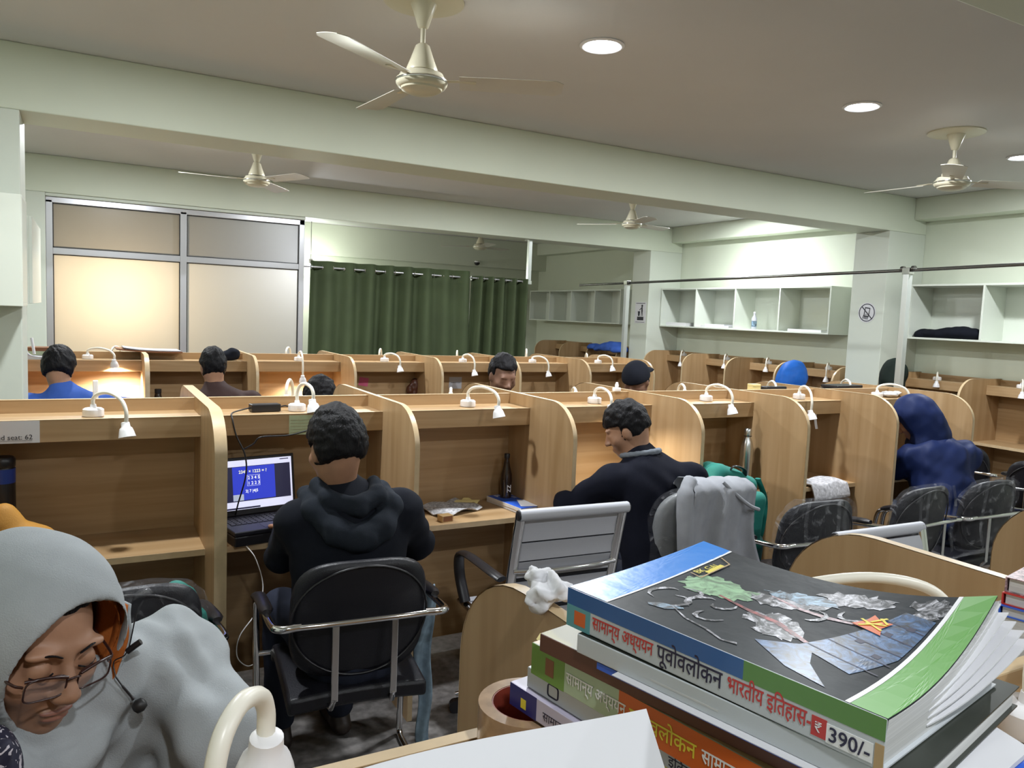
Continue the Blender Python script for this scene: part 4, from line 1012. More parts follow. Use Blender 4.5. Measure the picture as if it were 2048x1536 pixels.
# ---- right wall carrels
person('person in a bright blue hood at a right-wall carrel', dict(pelvis=(6.20, 5.60, 0.52), chest=(6.28, 5.60, 0.90), neck=(6.32, 5.59, 1.05), head=(6.36, 5.58, 1.15), face=(0.75, 0.1, -0.65), front=(1, 0, 0),
       ell=(6.58, 5.95, 0.80), wrl=(6.82, 5.85, 0.79), elr=(6.58, 5.48, 0.80), wrr=(6.82, 5.60, 0.79)), 'c_blue2', hoods=1.32, seed=13, hood='c_blue2', hands=False, h=0.014, puff=0.012)
person('person in a black hood behind the metal post at the right wall', dict(pelvis=(6.30, 4.46, 0.56), chest=(6.36, 4.46, 0.99), neck=(6.38, 4.46, 1.16), head=(6.40, 4.46, 1.295), face=(0.95, 0.1, -0.25), front=(1, 0, 0),
       ell=(6.55, 4.68, 0.84), wrl=(6.80, 4.6, 0.79), elr=(6.55, 4.25, 0.84), wrr=(6.80, 4.35, 0.79)), 'c_blackhood', seed=14, hood='c_blackhood', hands=False, h=0.014)
# chairs for the people whose seats hide behind the rows
for lb, x, y, rt in (('black chair under the blue jacket man at the far row', -0.01, 5.50, 0), ('black chair under the brown jacket man at the far row', 0.80, 5.50, 0), ('black chair behind the near row under the bent black-haired head', 1.18, 4.58, PI), ('black chair behind the near row under the man facing the camera', 2.36, 4.52, PI), ('black chair behind the near row under the man in the cap', 3.36, 4.36, PI - 0.5),
                     ('black chair under the bright blue hood', 6.33, 5.72, -PI / 2), ('black chair under the black hood behind the post', 6.33, 4.46, -PI / 2)):
    visitor_chair(lb, x, y, rt)

# ================================================================== FOREGROUND MAN IN THE GREY HOOD
def grey_man():
    C = Vector((-0.075, 1.274, 1.210)); f, u, r = head_axes((0.512, -0.829, -0.227), (0.183, -0.153, 0.971)); R = Matrix((r, f, u)).transposed()
    org = Vector((-0.02, 1.55, 0))
    t = thing('person', 'man in a light grey hooded jacket and glasses, lower left foreground', 'person', org)
    nk = Vector((-0.105, 1.315, 1.075)); ch = Vector((-0.06, 1.41, 0.95)); pv = Vector((-0.02, 1.56, 0.53))
    sl, sr = Vector((0.115, 1.395, 1.075)), Vector((-0.27, 1.36, 1.06))
    ell_, wrl = Vector((0.185, 1.265, 0.985)), Vector((0.06, 1.33, 0.80))
    elr, wrr = Vector((-0.27, 1.10, 0.80)), Vector((-0.155, 1.165, 1.04))
    S = SDF(0.0042, 0.02); head_sdf(S, C, f, u)
    S.cap(C - u * 0.06 - f * 0.018, nk, 0.054, 0.058, k=0.03)
    S.chain([nk, ch, pv], [0.055, 0.09, 0.09], k=0.03)
    for s_, e_, w_ in ((sl, ell_, wrl), (sr, elr, wrr)):
        S.chain([ch, s_, e_, w_], [0.06, 0.04, 0.034, 0.027], k=0.02)
    hand_sdf(S, wrl, (wrl - ell_), (0, 0, 1), 0.4, 1)
    hand_sdf(S, wrr, (0.25, -0.1, 0.9), (-0.4, 0.5, 0.2), 1.25, -1)
    for q in (-1, 1): S.chain([pv + Vector((-0.09 * q, 0, 0)), Vector((-0.02 - 0.12 * q, 1.13, 0.54)), Vector((-0.02 - 0.12 * q, 1.16, 0.10))], [0.065, 0.045, 0.035], k=0.02)
    sdf_obj(S, 'body', 'skin', t, 0, it=1, org=org)
    # face details
    def fp(a, b, c): return C + r * a + f * b + u * c - org
    for q in (-1, 1):
        MB().tube(smooth_path([fp(0.012 * q, 0.0985, 0.020), fp(0.028 * q, 0.0965, 0.027), fp(0.050 * q, 0.082, 0.022)], 6), [0.0012] + [0.0024] * 11 + [0.0010], 6, flat=(1, 0.6)).build('eyebrow', 'hair', t, 60)
        MB().tube(smooth_path([fp(0.018 * q, 0.0925, -0.004), fp(0.032 * q, 0.0955, -0.008), fp(0.047 * q, 0.086, -0.005)], 5), 0.0013, 5).build('eyelash', 'hair', t, 60)
    L = SDF(0.0025, 0.004); L.ell(C + f * 0.0905 - u * 0.0665, (0.024, 0.0105, 0.0058), R); L.ell(C + f * 0.0885 - u * 0.0770, (0.020, 0.0105, 0.0065), R)
    sdf_obj(L, 'lips', 'lips', t, 0, it=0, org=org)
    S = SDF(0.0045, 0.01); hair_sdf(S, C, f, u, thick=0.005, fringe=0.066); sdf_obj(S, 'hair', 'hair', t, 0.003, 90, 3, 0, org)
    # glasses
    gl = MB(); 
    def lens(q):
        cx, cz = 0.0345 * q, -0.014
        return [fp(cx + sup(a, 0.0265, 0.0165, 4.0)[0], 0.1115 - 0.10 * (abs(cx) - 0.01) ** 2 * 10 - 0.004 * abs(sup(a, 1, 1, 4)[0] + q) , cz + sup(a, 0.0265, 0.0165, 4.0)[1]) for a in [i * 2 * PI / 28 for i in range(28)]]
    gg = None
    for q in (-1, 1):
        g = MB().tube(lens(q), 0.0014, 6, closed=True).build('glasses_rim', 'brown_plastic', t, 60)
        pts = lens(q); MB().add(pts, [tuple(range(len(pts)))]).build('lens', 'clear_lens', g)
        MB().tube(smooth_path([fp(0.060 * q, 0.098, -0.008), fp(0.072 * q, 0.085, -0.004), fp(0.080 * q, 0.02, 0.004), fp(0.082 * q, -0.01, 0.002)], 5), 0.0019, 6).build('glasses_temple', 'brown_plastic', t, 60)
        MB().tube(smooth_path([fp(0.061 * q, 0.100, 0.001), fp(0.034 * q, 0.110, 0.004), fp(0.009 * q, 0.113, -0.002)], 5), 0.0022, 6).build('glasses_browline', 'brown_plastic', t, 60)
    MB().tube(smooth_path([fp(-0.009, 0.113, -0.006), fp(0, 0.1165, -0.003), fp(0.009, 0.113, -0.006)], 4), 0.0016, 6).build('glasses_bridge', 'brown_plastic', t, 60)
    # jacket
    S = SDF(0.0075, 0.05)
    ax = (nk - pv).normalized(); fr = Vector((0.1, -1, 0)); fr = (fr - ax * fr.dot(ax)).normalized(); Rx = Matrix((fr.cross(ax), fr, ax)).transposed()
    S.ell(ch, (0.205, 0.135, 0.20), Rx, k=0.06); S.ell((ch + pv) / 2, (0.19, 0.14, 0.22), Rx, k=0.06); S.ell(pv + ax * 0.05, (0.19, 0.15, 0.13), Rx)
    S.cap(sl, sr, 0.072, None, k=0.06); S.cap(nk + Vector((0.03, 0.0, 0.01)), sl + Vector((-0.01, 0.0, 0.015)), 0.09, 0.072, k=0.05); S.cap(nk, nk - ax * 0.08, 0.085, 0.11, k=0.05)
    S.chain([sl, ell_, wrl], [0.078, 0.072, 0.05], k=0.03); S.chain([sr, elr, wrr - (wrr - elr) * 0.12], [0.078, 0.066, 0.048], k=0.03)
    # collar of the hood lying round the neck
    S.chain([C + r * 0.09 - u * 0.10 + f * 0.02, C - u * 0.148 + f * 0.085 + r * 0.05, C - u * 0.160 + f * 0.10 - r * 0.01, C - u * 0.145 + f * 0.070 - r * 0.06, C - r * 0.10 - u * 0.11 + f * 0.0], [0.03, 0.026, 0.024, 0.028, 0.035], k=0.02)
    # sleeve folds
    S.chain([(0.05, 1.33, 1.135), (0.105, 1.325, 1.115), (0.145, 1.315, 1.06), (0.15, 1.32, 1.02)], [0.016, 0.018, 0.016, 0.01], k=0.02)
    S.chain([(0.225, 1.24, 0.985), (0.20, 1.205, 0.965), (0.16, 1.215, 0.945)], [0.026, 0.028, 0.024], k=0.015)
    sdf_obj(S, 'jacket', 'c_grey', t, 0.013, 34, 21, 1, org)
    # hood shell with orange lining
    def shell(o_, i_, name, m, wr):
        S = SDF(0.005, 0.02); cc = C + u * 0.004 - f * 0.022 - r * 0.012
        S.ell(cc, (0.118 + o_, 0.138 + o_, 0.130 + o_), R, k=0.02)
        S.chain([C - u * 0.05 - f * 0.07, C - u * 0.13 - f * 0.06], [0.10 + o_, 0.105 + o_], k=0.05)
        S.ell(cc, (0.118 + i_, 0.138 + i_, 0.130 + i_), R, k=0.004, op='-')
        S.chain([C - u * 0.05 - f * 0.07, C - u * 0.13 - f * 0.06], [0.10 + i_, 0.105 + i_], k=0.004, op='-')
        S.ell(C + f * 0.150 - u * 0.020 - r * 0.022, (0.104, 0.140, 0.124), R @ rx(0.05), k=0.008, op='-')
        sdf_obj(S, name, m, t, wr, 24, 31, 1, org)
    shell(0.008, -0.004, 'hood', 'c_grey', 0.004)
    shell(-0.0045, -0.0125, 'hood_lining', 'c_orange', 0.003)
    def flap(off, name, m):
        pts = [C - r * 0.112 + f * 0.050 + u * 0.045, C - r * 0.114 + f * 0.062 + u * 0.0, C - r * 0.104 + f * 0.072 - u * 0.05, C - r * 0.080 + f * 0.086 - u * 0.10, C - r * 0.040 + f * 0.104 - u * 0.142]
        sp = smooth_path(pts, 6); n = len(sp) - 1
        def ff(a, b):
            i_ = a * n; k_ = min(int(i_), n - 1); p = sp[k_].lerp(sp[k_ + 1], i_ - k_); q = p - f * 0.052 * b + r * 0.020 * b * b * (1 - a) - r * off - org
            return q + r * 0.002 * math.sin(16 * a + 3 * b), -r
        MB().slab(ff, 26, 5, 0.005).build(name, m, t, 180)
    flap(0.0035, 'hood_edge', 'c_grey'); flap(-0.002, 'lining_edge', 'c_orange')
    MB().tube(smooth_path([C - u * 0.160 + f * 0.125 - r * 0.030 - org, C - u * 0.195 + f * 0.140 - r * 0.050 - org, C - u * 0.25 + f * 0.145 - r * 0.062 - org, C - u * 0.34 + f * 0.12 - r * 0.070 - org], 5), 0.011, 8, flat=(1, 0.4)).build('zip_trim', 'c_orange', t, 60)
    # trousers, shoes
    S = SDF(0.012, 0.04); S.ell(pv - Vector((0, 0, 0.02)), (0.17, 0.15, 0.11))
    for q in (-1, 1): S.chain([pv + Vector((-0.09 * q, 0, 0)), Vector((-0.02 - 0.12 * q, 1.13, 0.54)), Vector((-0.02 - 0.12 * q, 1.16, 0.11))], [0.088, 0.07, 0.058], k=0.03)
    sdf_obj(S, 'trousers', 'denim', t, 0.004, 24, 5, 1, org)
    for q in (-1, 1):
        S = SDF(0.009, 0.02); a = Vector((-0.02 - 0.12 * q, 1.16, 0.036)); S.cap(a + Vector((0, 0.03, 0)), a + Vector((0, -0.15, -0.004)), 0.036, 0.033); S.cap(a, a + Vector((0, 0, 0.06)), 0.036, 0.042); sdf_obj(S, 'shoe', 'shoe', t, 0, org=org)
    # printed navy glove on the hand propping his cheek
    S = SDF(0.006, 0.014); S.ell(wrr + Vector((0.035, -0.03, 0.05)), (0.045, 0.050, 0.065), k=0.02); S.cap(wrr, wrr + Vector((0.02, -0.02, 0.03)), 0.040, 0.045)
    for k in range(4): S.cap(wrr + Vector((0.06 - 0.004 * k, -0.060 + 0.022 * k, 0.095 - 0.004 * k)), wrr + Vector((0.045, -0.065 + 0.022 * k, 0.055)), 0.013, 0.013, k=0.006)
    S.cap(wrr + Vector((0.05, -0.055, 0.04)), wrr + Vector((0.055, -0.06, 0.085)), 0.014, 0.012, k=0.006)
    sdf_obj(S, 'glove', 'navy_print', t, 0, org=org)
    return C, f, u, r
def print_mat():
    m = mat('navy_white_print', (0.02, 0.02, 0.05), 0.7); nt = m.node_tree; b = nt.nodes['Principled BSDF']
    tc = nt.nodes.new('ShaderNodeTexCoord'); v = nt.nodes.new('ShaderNodeTexNoise'); v.inputs['Scale'].default_value = 38; v.inputs['Detail'].default_value = 2; v.inputs['Distortion'].default_value = 3
    rr = nt.nodes.new('ShaderNodeValToRGB'); rr.color_ramp.interpolation = 'CONSTANT'; rr.color_ramp.elements[0].color = (0.012, 0.012, 0.035, 1); rr.color_ramp.elements[1].position = 0.62; rr.color_ramp.elements[1].color = (0.55, 0.52, 0.58, 1)
    nt.links.new(tc.outputs['Object'], v.inputs['Vector']); nt.links.new(v.outputs[0], rr.inputs[0]); nt.links.new(rr.outputs[0], b.inputs['Base Color']); return m
M['navy_print'] = print_mat()
M['brown_plastic'] = mat('brown_frame', (0.035, 0.012, 0.010), 0.3)
M['lips'] = mat('lips', (0.30, 0.135, 0.10), 0.45)
def clear_mat(name, col, fac, rough=0.05):
    m = bpy.data.materials.new(name); m.use_nodes = True; nt = m.node_tree; out = nt.nodes['Material Output']; b = nt.nodes['Principled BSDF']
    b.inputs['Base Color'].default_value = (*col, 1); b.inputs['Roughness'].default_value = rough
    tr = nt.nodes.new('ShaderNodeBsdfTransparent'); mx = nt.nodes.new('ShaderNodeMixShader'); mx.inputs[0].default_value = fac
    nt.links.new(tr.outputs[0], mx.inputs[1]); nt.links.new(b.outputs[0], mx.inputs[2]); nt.links.new(mx.outputs[0], out.inputs['Surface']); return m
M['clear_lens'] = clear_mat('clear_lens', (0.7, 0.7, 0.75), 0.10)
gC, gf, gu, gr = grey_man()
# earphone dangling from the hood
o = gC + gf * 0.110 - gu * 0.095 - gr * 0.118
t = thing('earphone', 'black in-ear earphone dangling beside the glasses', 'earphone', o)
MB().tube(smooth_path([(-0.028, 0, 0.050), (-0.018, -0.004, 0.034), (-0.004, -0.004, 0.012)], 5), [0.0012] * 5 + [0.002] * 5 + [0.0035], 8).build('stem', 'black_plastic', t, 60)
MB().lathe([(0.003, -0.010), (0.008, -0.008), (0.0105, 0.0), (0.008, 0.008), (0.003, 0.010)], 16, (0.004, -0.004, 0.0), ry(0.9)).build('bud', 'black_rubber', t, 60)
MB().tube(smooth_path([(-0.012, 0.004, 0.085), (-0.002, 0.0, 0.094), (0.006, -0.002, 0.100)], 5), 0.0048, 8).build('slider', 'black_plastic', t, 60)
MB().tube(smooth_path([(-0.028, 0, 0.050), (-0.03, 0.01, 0.07), (-0.012, 0.004, 0.085), (0.0, 0.005, 0.14), (0.01, 0.01, 0.16)], 5), 0.0010, 6).build('wire', 'black_plastic', t, 60)

# ================================================================== BOOK STACK
for nm, c, kw in (('cover_black', (0.018, 0.022, 0.026), dict(rough=0.40, spec=0.10, var=0.35, vscale=9, bump=0.05, bscale=40)), ('cover_blue', (0.01, 0.22, 0.72), dict(rough=0.3, bump=0.05, bscale=40)), ('cover_green', (0.16, 0.37, 0.11), dict(rough=0.4)), ('spine_grey', (0.50, 0.53, 0.56), dict(rough=0.3)),
                  ('spine_blue', (0.02, 0.10, 0.30), dict(rough=0.25)), ('spine_green', (0.10, 0.24, 0.05), dict(rough=0.3)), ('ink_red', (0.52, 0.035, 0.03), dict(rough=0.4)), ('ink_dark', (0.012, 0.012, 0.045), dict(rough=0.4)), ('ink_white', (0.82, 0.82, 0.84), dict(rough=0.4)),
                  ('ink_yellow', (0.75, 0.62, 0.05), dict(rough=0.4)), ('ink_orange', (0.62, 0.12, 0.02), dict(rough=0.35)), ('ink_teal', (0.10, 0.32, 0.36), dict(rough=0.35)), ('pages', (0.58, 0.58, 0.58), dict(rough=0.8, var=0.12, vscale=1.0, stretch=(2, 2, 900))),
                  ('art_green', (0.22, 0.48, 0.26), dict(rough=0.25, var=0.6, vscale=30)), ('art_pale', (0.50, 0.52, 0.56), dict(rough=0.3, var=0.4, vscale=60)), ('art_blue', (0.07, 0.17, 0.36), dict(rough=0.2, var=0.4, vscale=40)), ('art_lightblue', (0.30, 0.48, 0.66), dict(rough=0.25, var=0.3, vscale=60)), ('art_red', (0.36, 0.07, 0.07), dict(rough=0.25, var=0.3, vscale=60)),
                  ('art_pink', (0.55, 0.36, 0.38), dict(rough=0.3, var=0.3, vscale=60)), ('olive', (0.22, 0.19, 0.03), dict(rough=0.4)), ('maroon', (0.10, 0.035, 0.02), dict(rough=0.4)), ('cover_navy', (0.02, 0.025, 0.16), dict(rough=0.3)), ('cover_lilac', (0.52, 0.48, 0.62), dict(rough=0.35)), ('edge_blue', (0.03, 0.12, 0.62), dict(rough=0.35)), ('tab_yellow', (0.78, 0.66, 0.30), dict(rough=0.6)),
                  ('cover_dark', (0.030, 0.034, 0.028), dict(rough=0.4, spec=0.3, var=0.4, vscale=12)), ('art_brown', (0.22, 0.09, 0.04), dict(rough=0.4)), ('cover_grass', (0.16, 0.30, 0.06), dict(rough=0.35)), ('cover_mint', (0.42, 0.52, 0.36), dict(rough=0.35)), ('cover_tan', (0.45, 0.30, 0.14), dict(rough=0.35))):
    M[nm] = mat(nm, c, **kw)

def splash(name, col, sc, lo=0.40, hi=0.60, base=(0.022, 0.025, 0.030), rough=0.32):
    m = mat(name, col, rough); nt = m.node_tree; b = nt.nodes['Principled BSDF']
    tc = nt.nodes.new('ShaderNodeTexCoord'); n = nt.nodes.new('ShaderNodeTexNoise'); n.inputs['Scale'].default_value = sc; n.inputs['Detail'].default_value = 7; n.inputs['Roughness'].default_value = 0.65; n.inputs['Distortion'].default_value = 1.8
    r_ = nt.nodes.new('ShaderNodeValToRGB'); r_.color_ramp.elements[0].position = lo; r_.color_ramp.elements[1].position = hi; r_.color_ramp.elements[0].color = (*base, 1); r_.color_ramp.elements[1].color = (*col, 1)
    e = r_.color_ramp.elements.new((lo + hi) / 2); e.color = (*[0.45 * c for c in col], 1)
    nt.links.new(tc.outputs['Object'], n.inputs['Vector']); nt.links.new(n.outputs[0], r_.inputs[0]); nt.links.new(r_.outputs[0], b.inputs['Base Color']); M[name] = m
splash('art_green', (0.30, 0.52, 0.30), 34, 0.30, 0.62); splash('art_pale', (0.62, 0.62, 0.68), 58, 0.44, 0.62); splash('art_blue', (0.08, 0.18, 0.38), 60, 0.36, 0.66); splash('art_lightblue', (0.36, 0.54, 0.72), 52, 0.40, 0.62); splash('art_red', (0.40, 0.08, 0.08), 70, 0.36, 0.6); splash('art_pink', (0.60, 0.40, 0.43), 70, 0.32, 0.58)
M['art_fill'] = M['art_pale']
def book_frame(p0, p1, z):
    """spine from p0 to p1 (x, y) at height z: local x along the spine, y towards the fore edge, z up"""
    ex = Vector((p1[0] - p0[0], p1[1] - p0[1], 0)); L = ex.length; ex.normalize(); ey = Vector((-ex.y, ex.x, 0))
    return Matrix(((ex.x, ey.x, 0, p0[0]), (ex.y, ey.y, 0, p0[1]), (0, 0, 1, z), (0, 0, 0, 1))), L
def book_root(label, p0, p1, z, group='textbooks stacked in the foreground', cat='book', name='textbook'):
    m, L = book_frame(p0, p1, z); t = thing(name, label, cat, m.to_translation(), 0, group, rot=m.to_euler()); return t, L
def plain_book(label, p0, p1, z, W, th, cover, spine, L=None, bend=0.0):
    t, L0 = book_root(label, p0, p1, z); L = L or L0; c = 0.0012
    def sh(z0): return lambda u_, v_: (Vector((u_ * L, v_ * W, z0 + bend * v_ * v_ * u_)), Vector((0, 0, 1)))
    MB().slab(sh(th - c / 2), 8, 8, c).build('front_cover', cover, t); MB().slab(sh(c / 2), 8, 8, c).build('back_cover', cover, t)
    def pg(u_, v_): return Vector((0.003 + u_ * (L - 0.006), 0.003 + v_ * (W - 0.007), th / 2 + bend * v_ * v_ * u_)), Vector((0, 0, 1))
    MB().slab(pg, 8, 8, th - 2 * c - 0.0002).build('page_block', 'pages', t)
    s = MB().box(0, L, -0.0014, 0.0006, 0, th).build('spine', spine, t, bevel=0.0008)
    return t, L
def spine_text(t, body, size, x, z, m, bold=0.0, y=-0.0017, w=None):
    me = text_mesh(body, size, m, bold=bold, extrude=0.0001); sx = 1.0
    if w: xs = [v.co.x for v in me.vertices]; sx = w / (max(xs) - min(xs))
    for v in me.vertices: v.co.x *= sx
    return link('lettering', me, t, loc=(x, y, z), rot=(PI / 2, 0, 0))
def spine_patch(t, x0, x1, z0, z1, m, nm='colour_band', y=-0.0016):
    return MB().box(x0, x1, y, -0.0013, z0, z1).build(nm, m, t)

# bottom to top
SX, SY = 0.060, -0.295
t, L = plain_book('lilac and navy textbook at the bottom of the stack', (0.382, 0.668), (0.428, 0.400), 1.3010, 0.205, 0.0235, 'cover_lilac', 'cover_lilac')
spine_patch(t, 0, 0.042, 0, 0.0235, 'cover_navy'); spine_patch(t, 0.018, 0.026, 0.004, 0.014, 'ink_yellow', 'emblem', -0.0018)
spine_text(t, 'सामान्य अध्ययन', 0.0125, 0.052, 0.0060, 'ink_dark', w=0.072); spine_text(t, 'पूवाेवलोकन', 0.0125, 0.132, 0.0060, 'ink_dark', w=0.06)
t, L = plain_book('pale grey textbook with an oval emblem on its spine', (0.392, 0.652), (0.438, 0.380), 1.3250, 0.205, 0.0205, 'spine_grey', 'spine_grey')
em = MB().tube([(0.040 + sup(a, 0.0075, 0.0062, 5)[0], -0.0017, 0.0105 + sup(a, 0.0075, 0.0062, 5)[1]) for a in [i * 2 * PI / 24 for i in range(24)]], 0.0008, 5, closed=True); em.build('emblem', 'ink_dark', t)
spine_text(t, 'इितहास', 0.0125, 0.185, 0.0085, 'ink_dark', w=0.034); spine_patch(t, 0.16, 0.27, 0.0050, 0.0058, 'ink_yellow', 'rule')
spine_text(t, 'एवं संस्कृित', 0.0060, 0.172, 0.0008, 'ink_dark', w=0.04)
t, L = plain_book('green to orange textbook with white and yellow lettering on the spine', (0.388, 0.638), (0.440, 0.346), 1.3460, 0.21, 0.0315, 'cover_tan', 'cover_mint')
spine_patch(t, 0, 0.048, 0, 0.0315, 'cover_grass'); spine_patch(t, 0.021, 0.033, 0.007, 0.024, 'art_brown', 'portrait', -0.0018); spine_patch(t, 0.118, L, 0, 0.0315, 'ink_orange')
spine_text(t, 'सामान्य अध्ययन', 0.0160, 0.051, 0.0110, 'ink_white', 0.00015, y=-0.0019, w=0.076); spine_text(t, 'पूवाेवलोकन', 0.0185, 0.131, 0.0090, 'ink_yellow', 0.00015, y=-0.0019, w=0.072); spine_text(t, 'सामान्य िवज्ञान', 0.0165, 0.208, 0.0100, 'ink_white', 0.00015, y=-0.0019, w=0.080)
for k, (yy, zz, s_) in enumerate(((0.012, 0.026, 0.012), (0.018, 0.006, 0.014))):
    MB().add([(0.002, yy, zz), (0.002, yy + s_, zz + 0.002), (-s_, yy + s_ * 0.6, zz + 0.006), (-s_ * 0.8, yy, zz + 0.002)], [(0, 1, 2, 3)]).build('page_tab', 'tab_yellow', t)
t, L = plain_book('olive and brown softcover with a blue inner edge in the stack', (0.384, 0.618), (0.452, 0.330), 1.3780, 0.215, 0.0170, 'olive', 'maroon', bend=0.0)
MB().box(0.075, L + 0.01, -0.003, 0.0, 0.0105, 0.0165).build('blue_edge', 'edge_blue', t)
MB().slab(lambda u_, v_: (Vector((0.10 + u_ * (L - 0.08), -0.012 + 0.02 * v_, 0.0168 + 0.0008 * v_)), Vector((0, 0, 1))), 6, 2, 0.0006).build('loose_page', 'paper', t)
t, L = plain_book('thin dark-covered textbook with a pale spine just under the top one', (0.393, 0.568), (0.460, 0.283), 1.3955, 0.218, 0.0175, 'cover_dark', 'spine_grey')
spine_patch(t, 0.085, 0.15, 0.006, 0.0075, 'pages', 'rule')

# the big top textbook, its free corner curling up
P0, P1, ZT, TH = (0.394, 0.588), (0.453, 0.300), 1.4140, 0.0360
t, L = book_root('large black textbook with blue and green bands on top of the stack', P0, P1, ZT); W = 0.207
def curl(u_, v_):
    u_ = min(max(u_, 0.0), 1.0); v_ = min(max(v_, 0.0), 1.0)
    return 0.010 * v_ ** 2 * (1 - u_) ** 2 + 0.037 * (u_ ** 3) * (v_ ** 2.3) - 0.005 * math.sin(PI * v_) * u_ * u_
def surf(u_, v_, off=0.0): 
    return Vector((u_ * L - 0.006 * v_ * u_, v_ * W, TH + curl(u_, v_) + off))
def cov(u_, v_): return surf(u_, v_, -0.0006), Vector((0, 0, 1))
MB().slab(cov, 24, 20, 0.0012).build('front_cover', 'cover_black', t, 60)
MB().slab(lambda u_, v_: (Vector((0.002 + u_ * (L - 0.004), 0.003 + v_ * (W - 0.006), 0.0014 + (TH - 0.004 + curl(u_, v_) * 0.9) / 2)), Vector((0, 0, 1))), 4, 4, 0.001) if False else None
pb = MB()
top = [[Vector((0.003 + i / 24 * (L - 0.003) + (-0.004 * (j / 16) if i == 24 else 0), 0.002 + j / 16 * (W - 0.004), TH - 0.0014 + curl(i / 24, j / 16) * 0.96)) for i in range(25)] for j in range(17)]
bot = [[Vector((0.003 + i / 24 * (L - 0.006), 0.002 + j / 16 * (W - 0.006), 0.0013)) for i in range(25)] for j in range(17)]
vs = [p for row in top for p in row] + [p for row in bot for p in row]; n_ = 25; o_ = 25 * 17; fs = []
for j in range(16):
    for i in range(24): a = j * n_ + i; fs += [(a, a + 1, a + n_ + 1, a + n_), (o_ + a + n_, o_ + a + n_ + 1, o_ + a + 1, o_ + a)]
for i in range(24): fs += [(i + 1, i, o_ + i, o_ + i + 1), (16 * n_ + i, 16 * n_ + i + 1, o_ + 16 * n_ + i + 1, o_ + 16 * n_ + i)]
for j in range(16): fs += [(j * n_, (j + 1) * n_, o_ + (j + 1) * n_, o_ + j * n_), ((j + 1) * n_ + 24, j * n_ + 24, o_ + j * n_ + 24, o_ + (j + 1) * n_ + 24)]
pb.add(vs, fs).build('page_block', 'pages', t, 60)
for k in range(5):   # fanned pages at the curled end
    def pgf(u_, v_, k=k): 
        uu = 0.80 + 0.20 * u_ ; q = surf(uu, 0.35 + 0.65 * v_, -0.006 - 0.0055 * k); q.x += 0.006 * u_ * (k + 0.5) * v_; return q, Vector((0, 0, 1))
    MB().slab(pgf, 6, 8, 0.0012).build('fanned_pages', 'paper', t, 60)
MB().box(0, L, 0, W - 0.003, 0, 0.0012).build('back_cover', 'spine_grey', t)
MB().box(0, L, -0.0014, 0.0008, 0, TH).build('spine', 'spine_grey', t, bevel=0.001)
spine_patch(t, 0, L * 0.64, TH * 0.58, TH, 'spine_blue'); spine_patch(t, L * 0.64, L, TH * 0.58, TH, 'spine_green'); spine_patch(t, 0.0, 0.030, 0.0, TH * 0.58, 'ink_teal'); spine_patch(t, 0.010, 0.024, 0.004, 0.017, 'ink_orange', 'emblem', -0.0018)
spine_text(t, 'सामान्य अध्ययन', 0.0165, 0.033, 0.0075, 'ink_red', 0.00015, w=0.070); spine_text(t, 'पूवाेवलोकन', 0.0200, 0.107, 0.0062, 'ink_dark', 0.00015, w=0.064); spine_text(t, 'भारतीय इितहास-', 0.0175, 0.175, 0.0075, 'ink_red', 0.00015, w=0.068)
spine_patch(t, 0.244, 0.255, 0.004, 0.018, 'ink_red', 'price_mark', -0.0018); spine_patch(t, 0.255, 0.287, 0.003, 0.0165, 'ink_white', 'price_box', -0.0018); spine_text(t, '390/-', 0.0145, 0.2565, 0.0050, 'ink_dark', 0.00015, y=-0.0021, w=0.028); spine_text(t, '₹', 0.010, 0.2465, 0.0075, 'ink_white', 0.0, y=-0.0021)
spine_patch(t, 0.288, L, 0.0, TH * 0.5, 'cover_tan', 'price_sticker', -0.0018)
def art(nm, m, poly, off=0.0003, sub=3, jag=0.0):
    """flat print following the curled cover; poly in (u, v)"""
    if jag:
        q_ = []; m_ = len(poly); rr = np.random.RandomState(int(poly[0][0] * 999) + m_)
        for i in range(m_):
            a_, b_, c_, d_ = [Vector(poly[(i + k) % m_]) for k in (-1, 0, 1, 2)]
            for k in range(6):
                t_ = k / 6; p_ = 0.5 * (2 * b_ + (c_ - a_) * t_ + (2 * a_ - 5 * b_ + 4 * c_ - d_) * t_ * t_ + (3 * b_ - a_ - 3 * c_ + d_) * t_ ** 3)
                q_.append((p_.x + jag * rr.normal(), p_.y + jag * rr.normal() * 1.3))
        poly = q_
    elif len(poly) < 12:
        poly = [(a_[0] + (b_[0] - a_[0]) * k / 8, a_[1] + (b_[1] - a_[1]) * k / 8) for a_, b_ in zip(poly, poly[1:] + poly[:1]) for k in range(8)]; sub = max(sub, 6)
    g = MB(); n = len(poly); cu = sum(p[0] for p in poly) / n; cv = sum(p[1] for p in poly) / n; rings = [[(cu + (p[0] - cu) * k / sub, cv + (p[1] - cv) * k / sub) for p in poly] for k in range(1, sub + 1)]
    vs = [surf(cu, cv, off)] + [surf(a, b, off) for rg in rings for a, b in rg]; fs = [(0, 1 + i, 1 + (i + 1) % n) for i in range(n)]
    for k in range(sub - 1):
        for i in range(n): fs.append((1 + k * n + i, 1 + (k + 1) * n + i, 1 + (k + 1) * n + (i + 1) % n, 1 + k * n + (i + 1) % n))
    return g.add(vs, fs).build(nm, m, t)
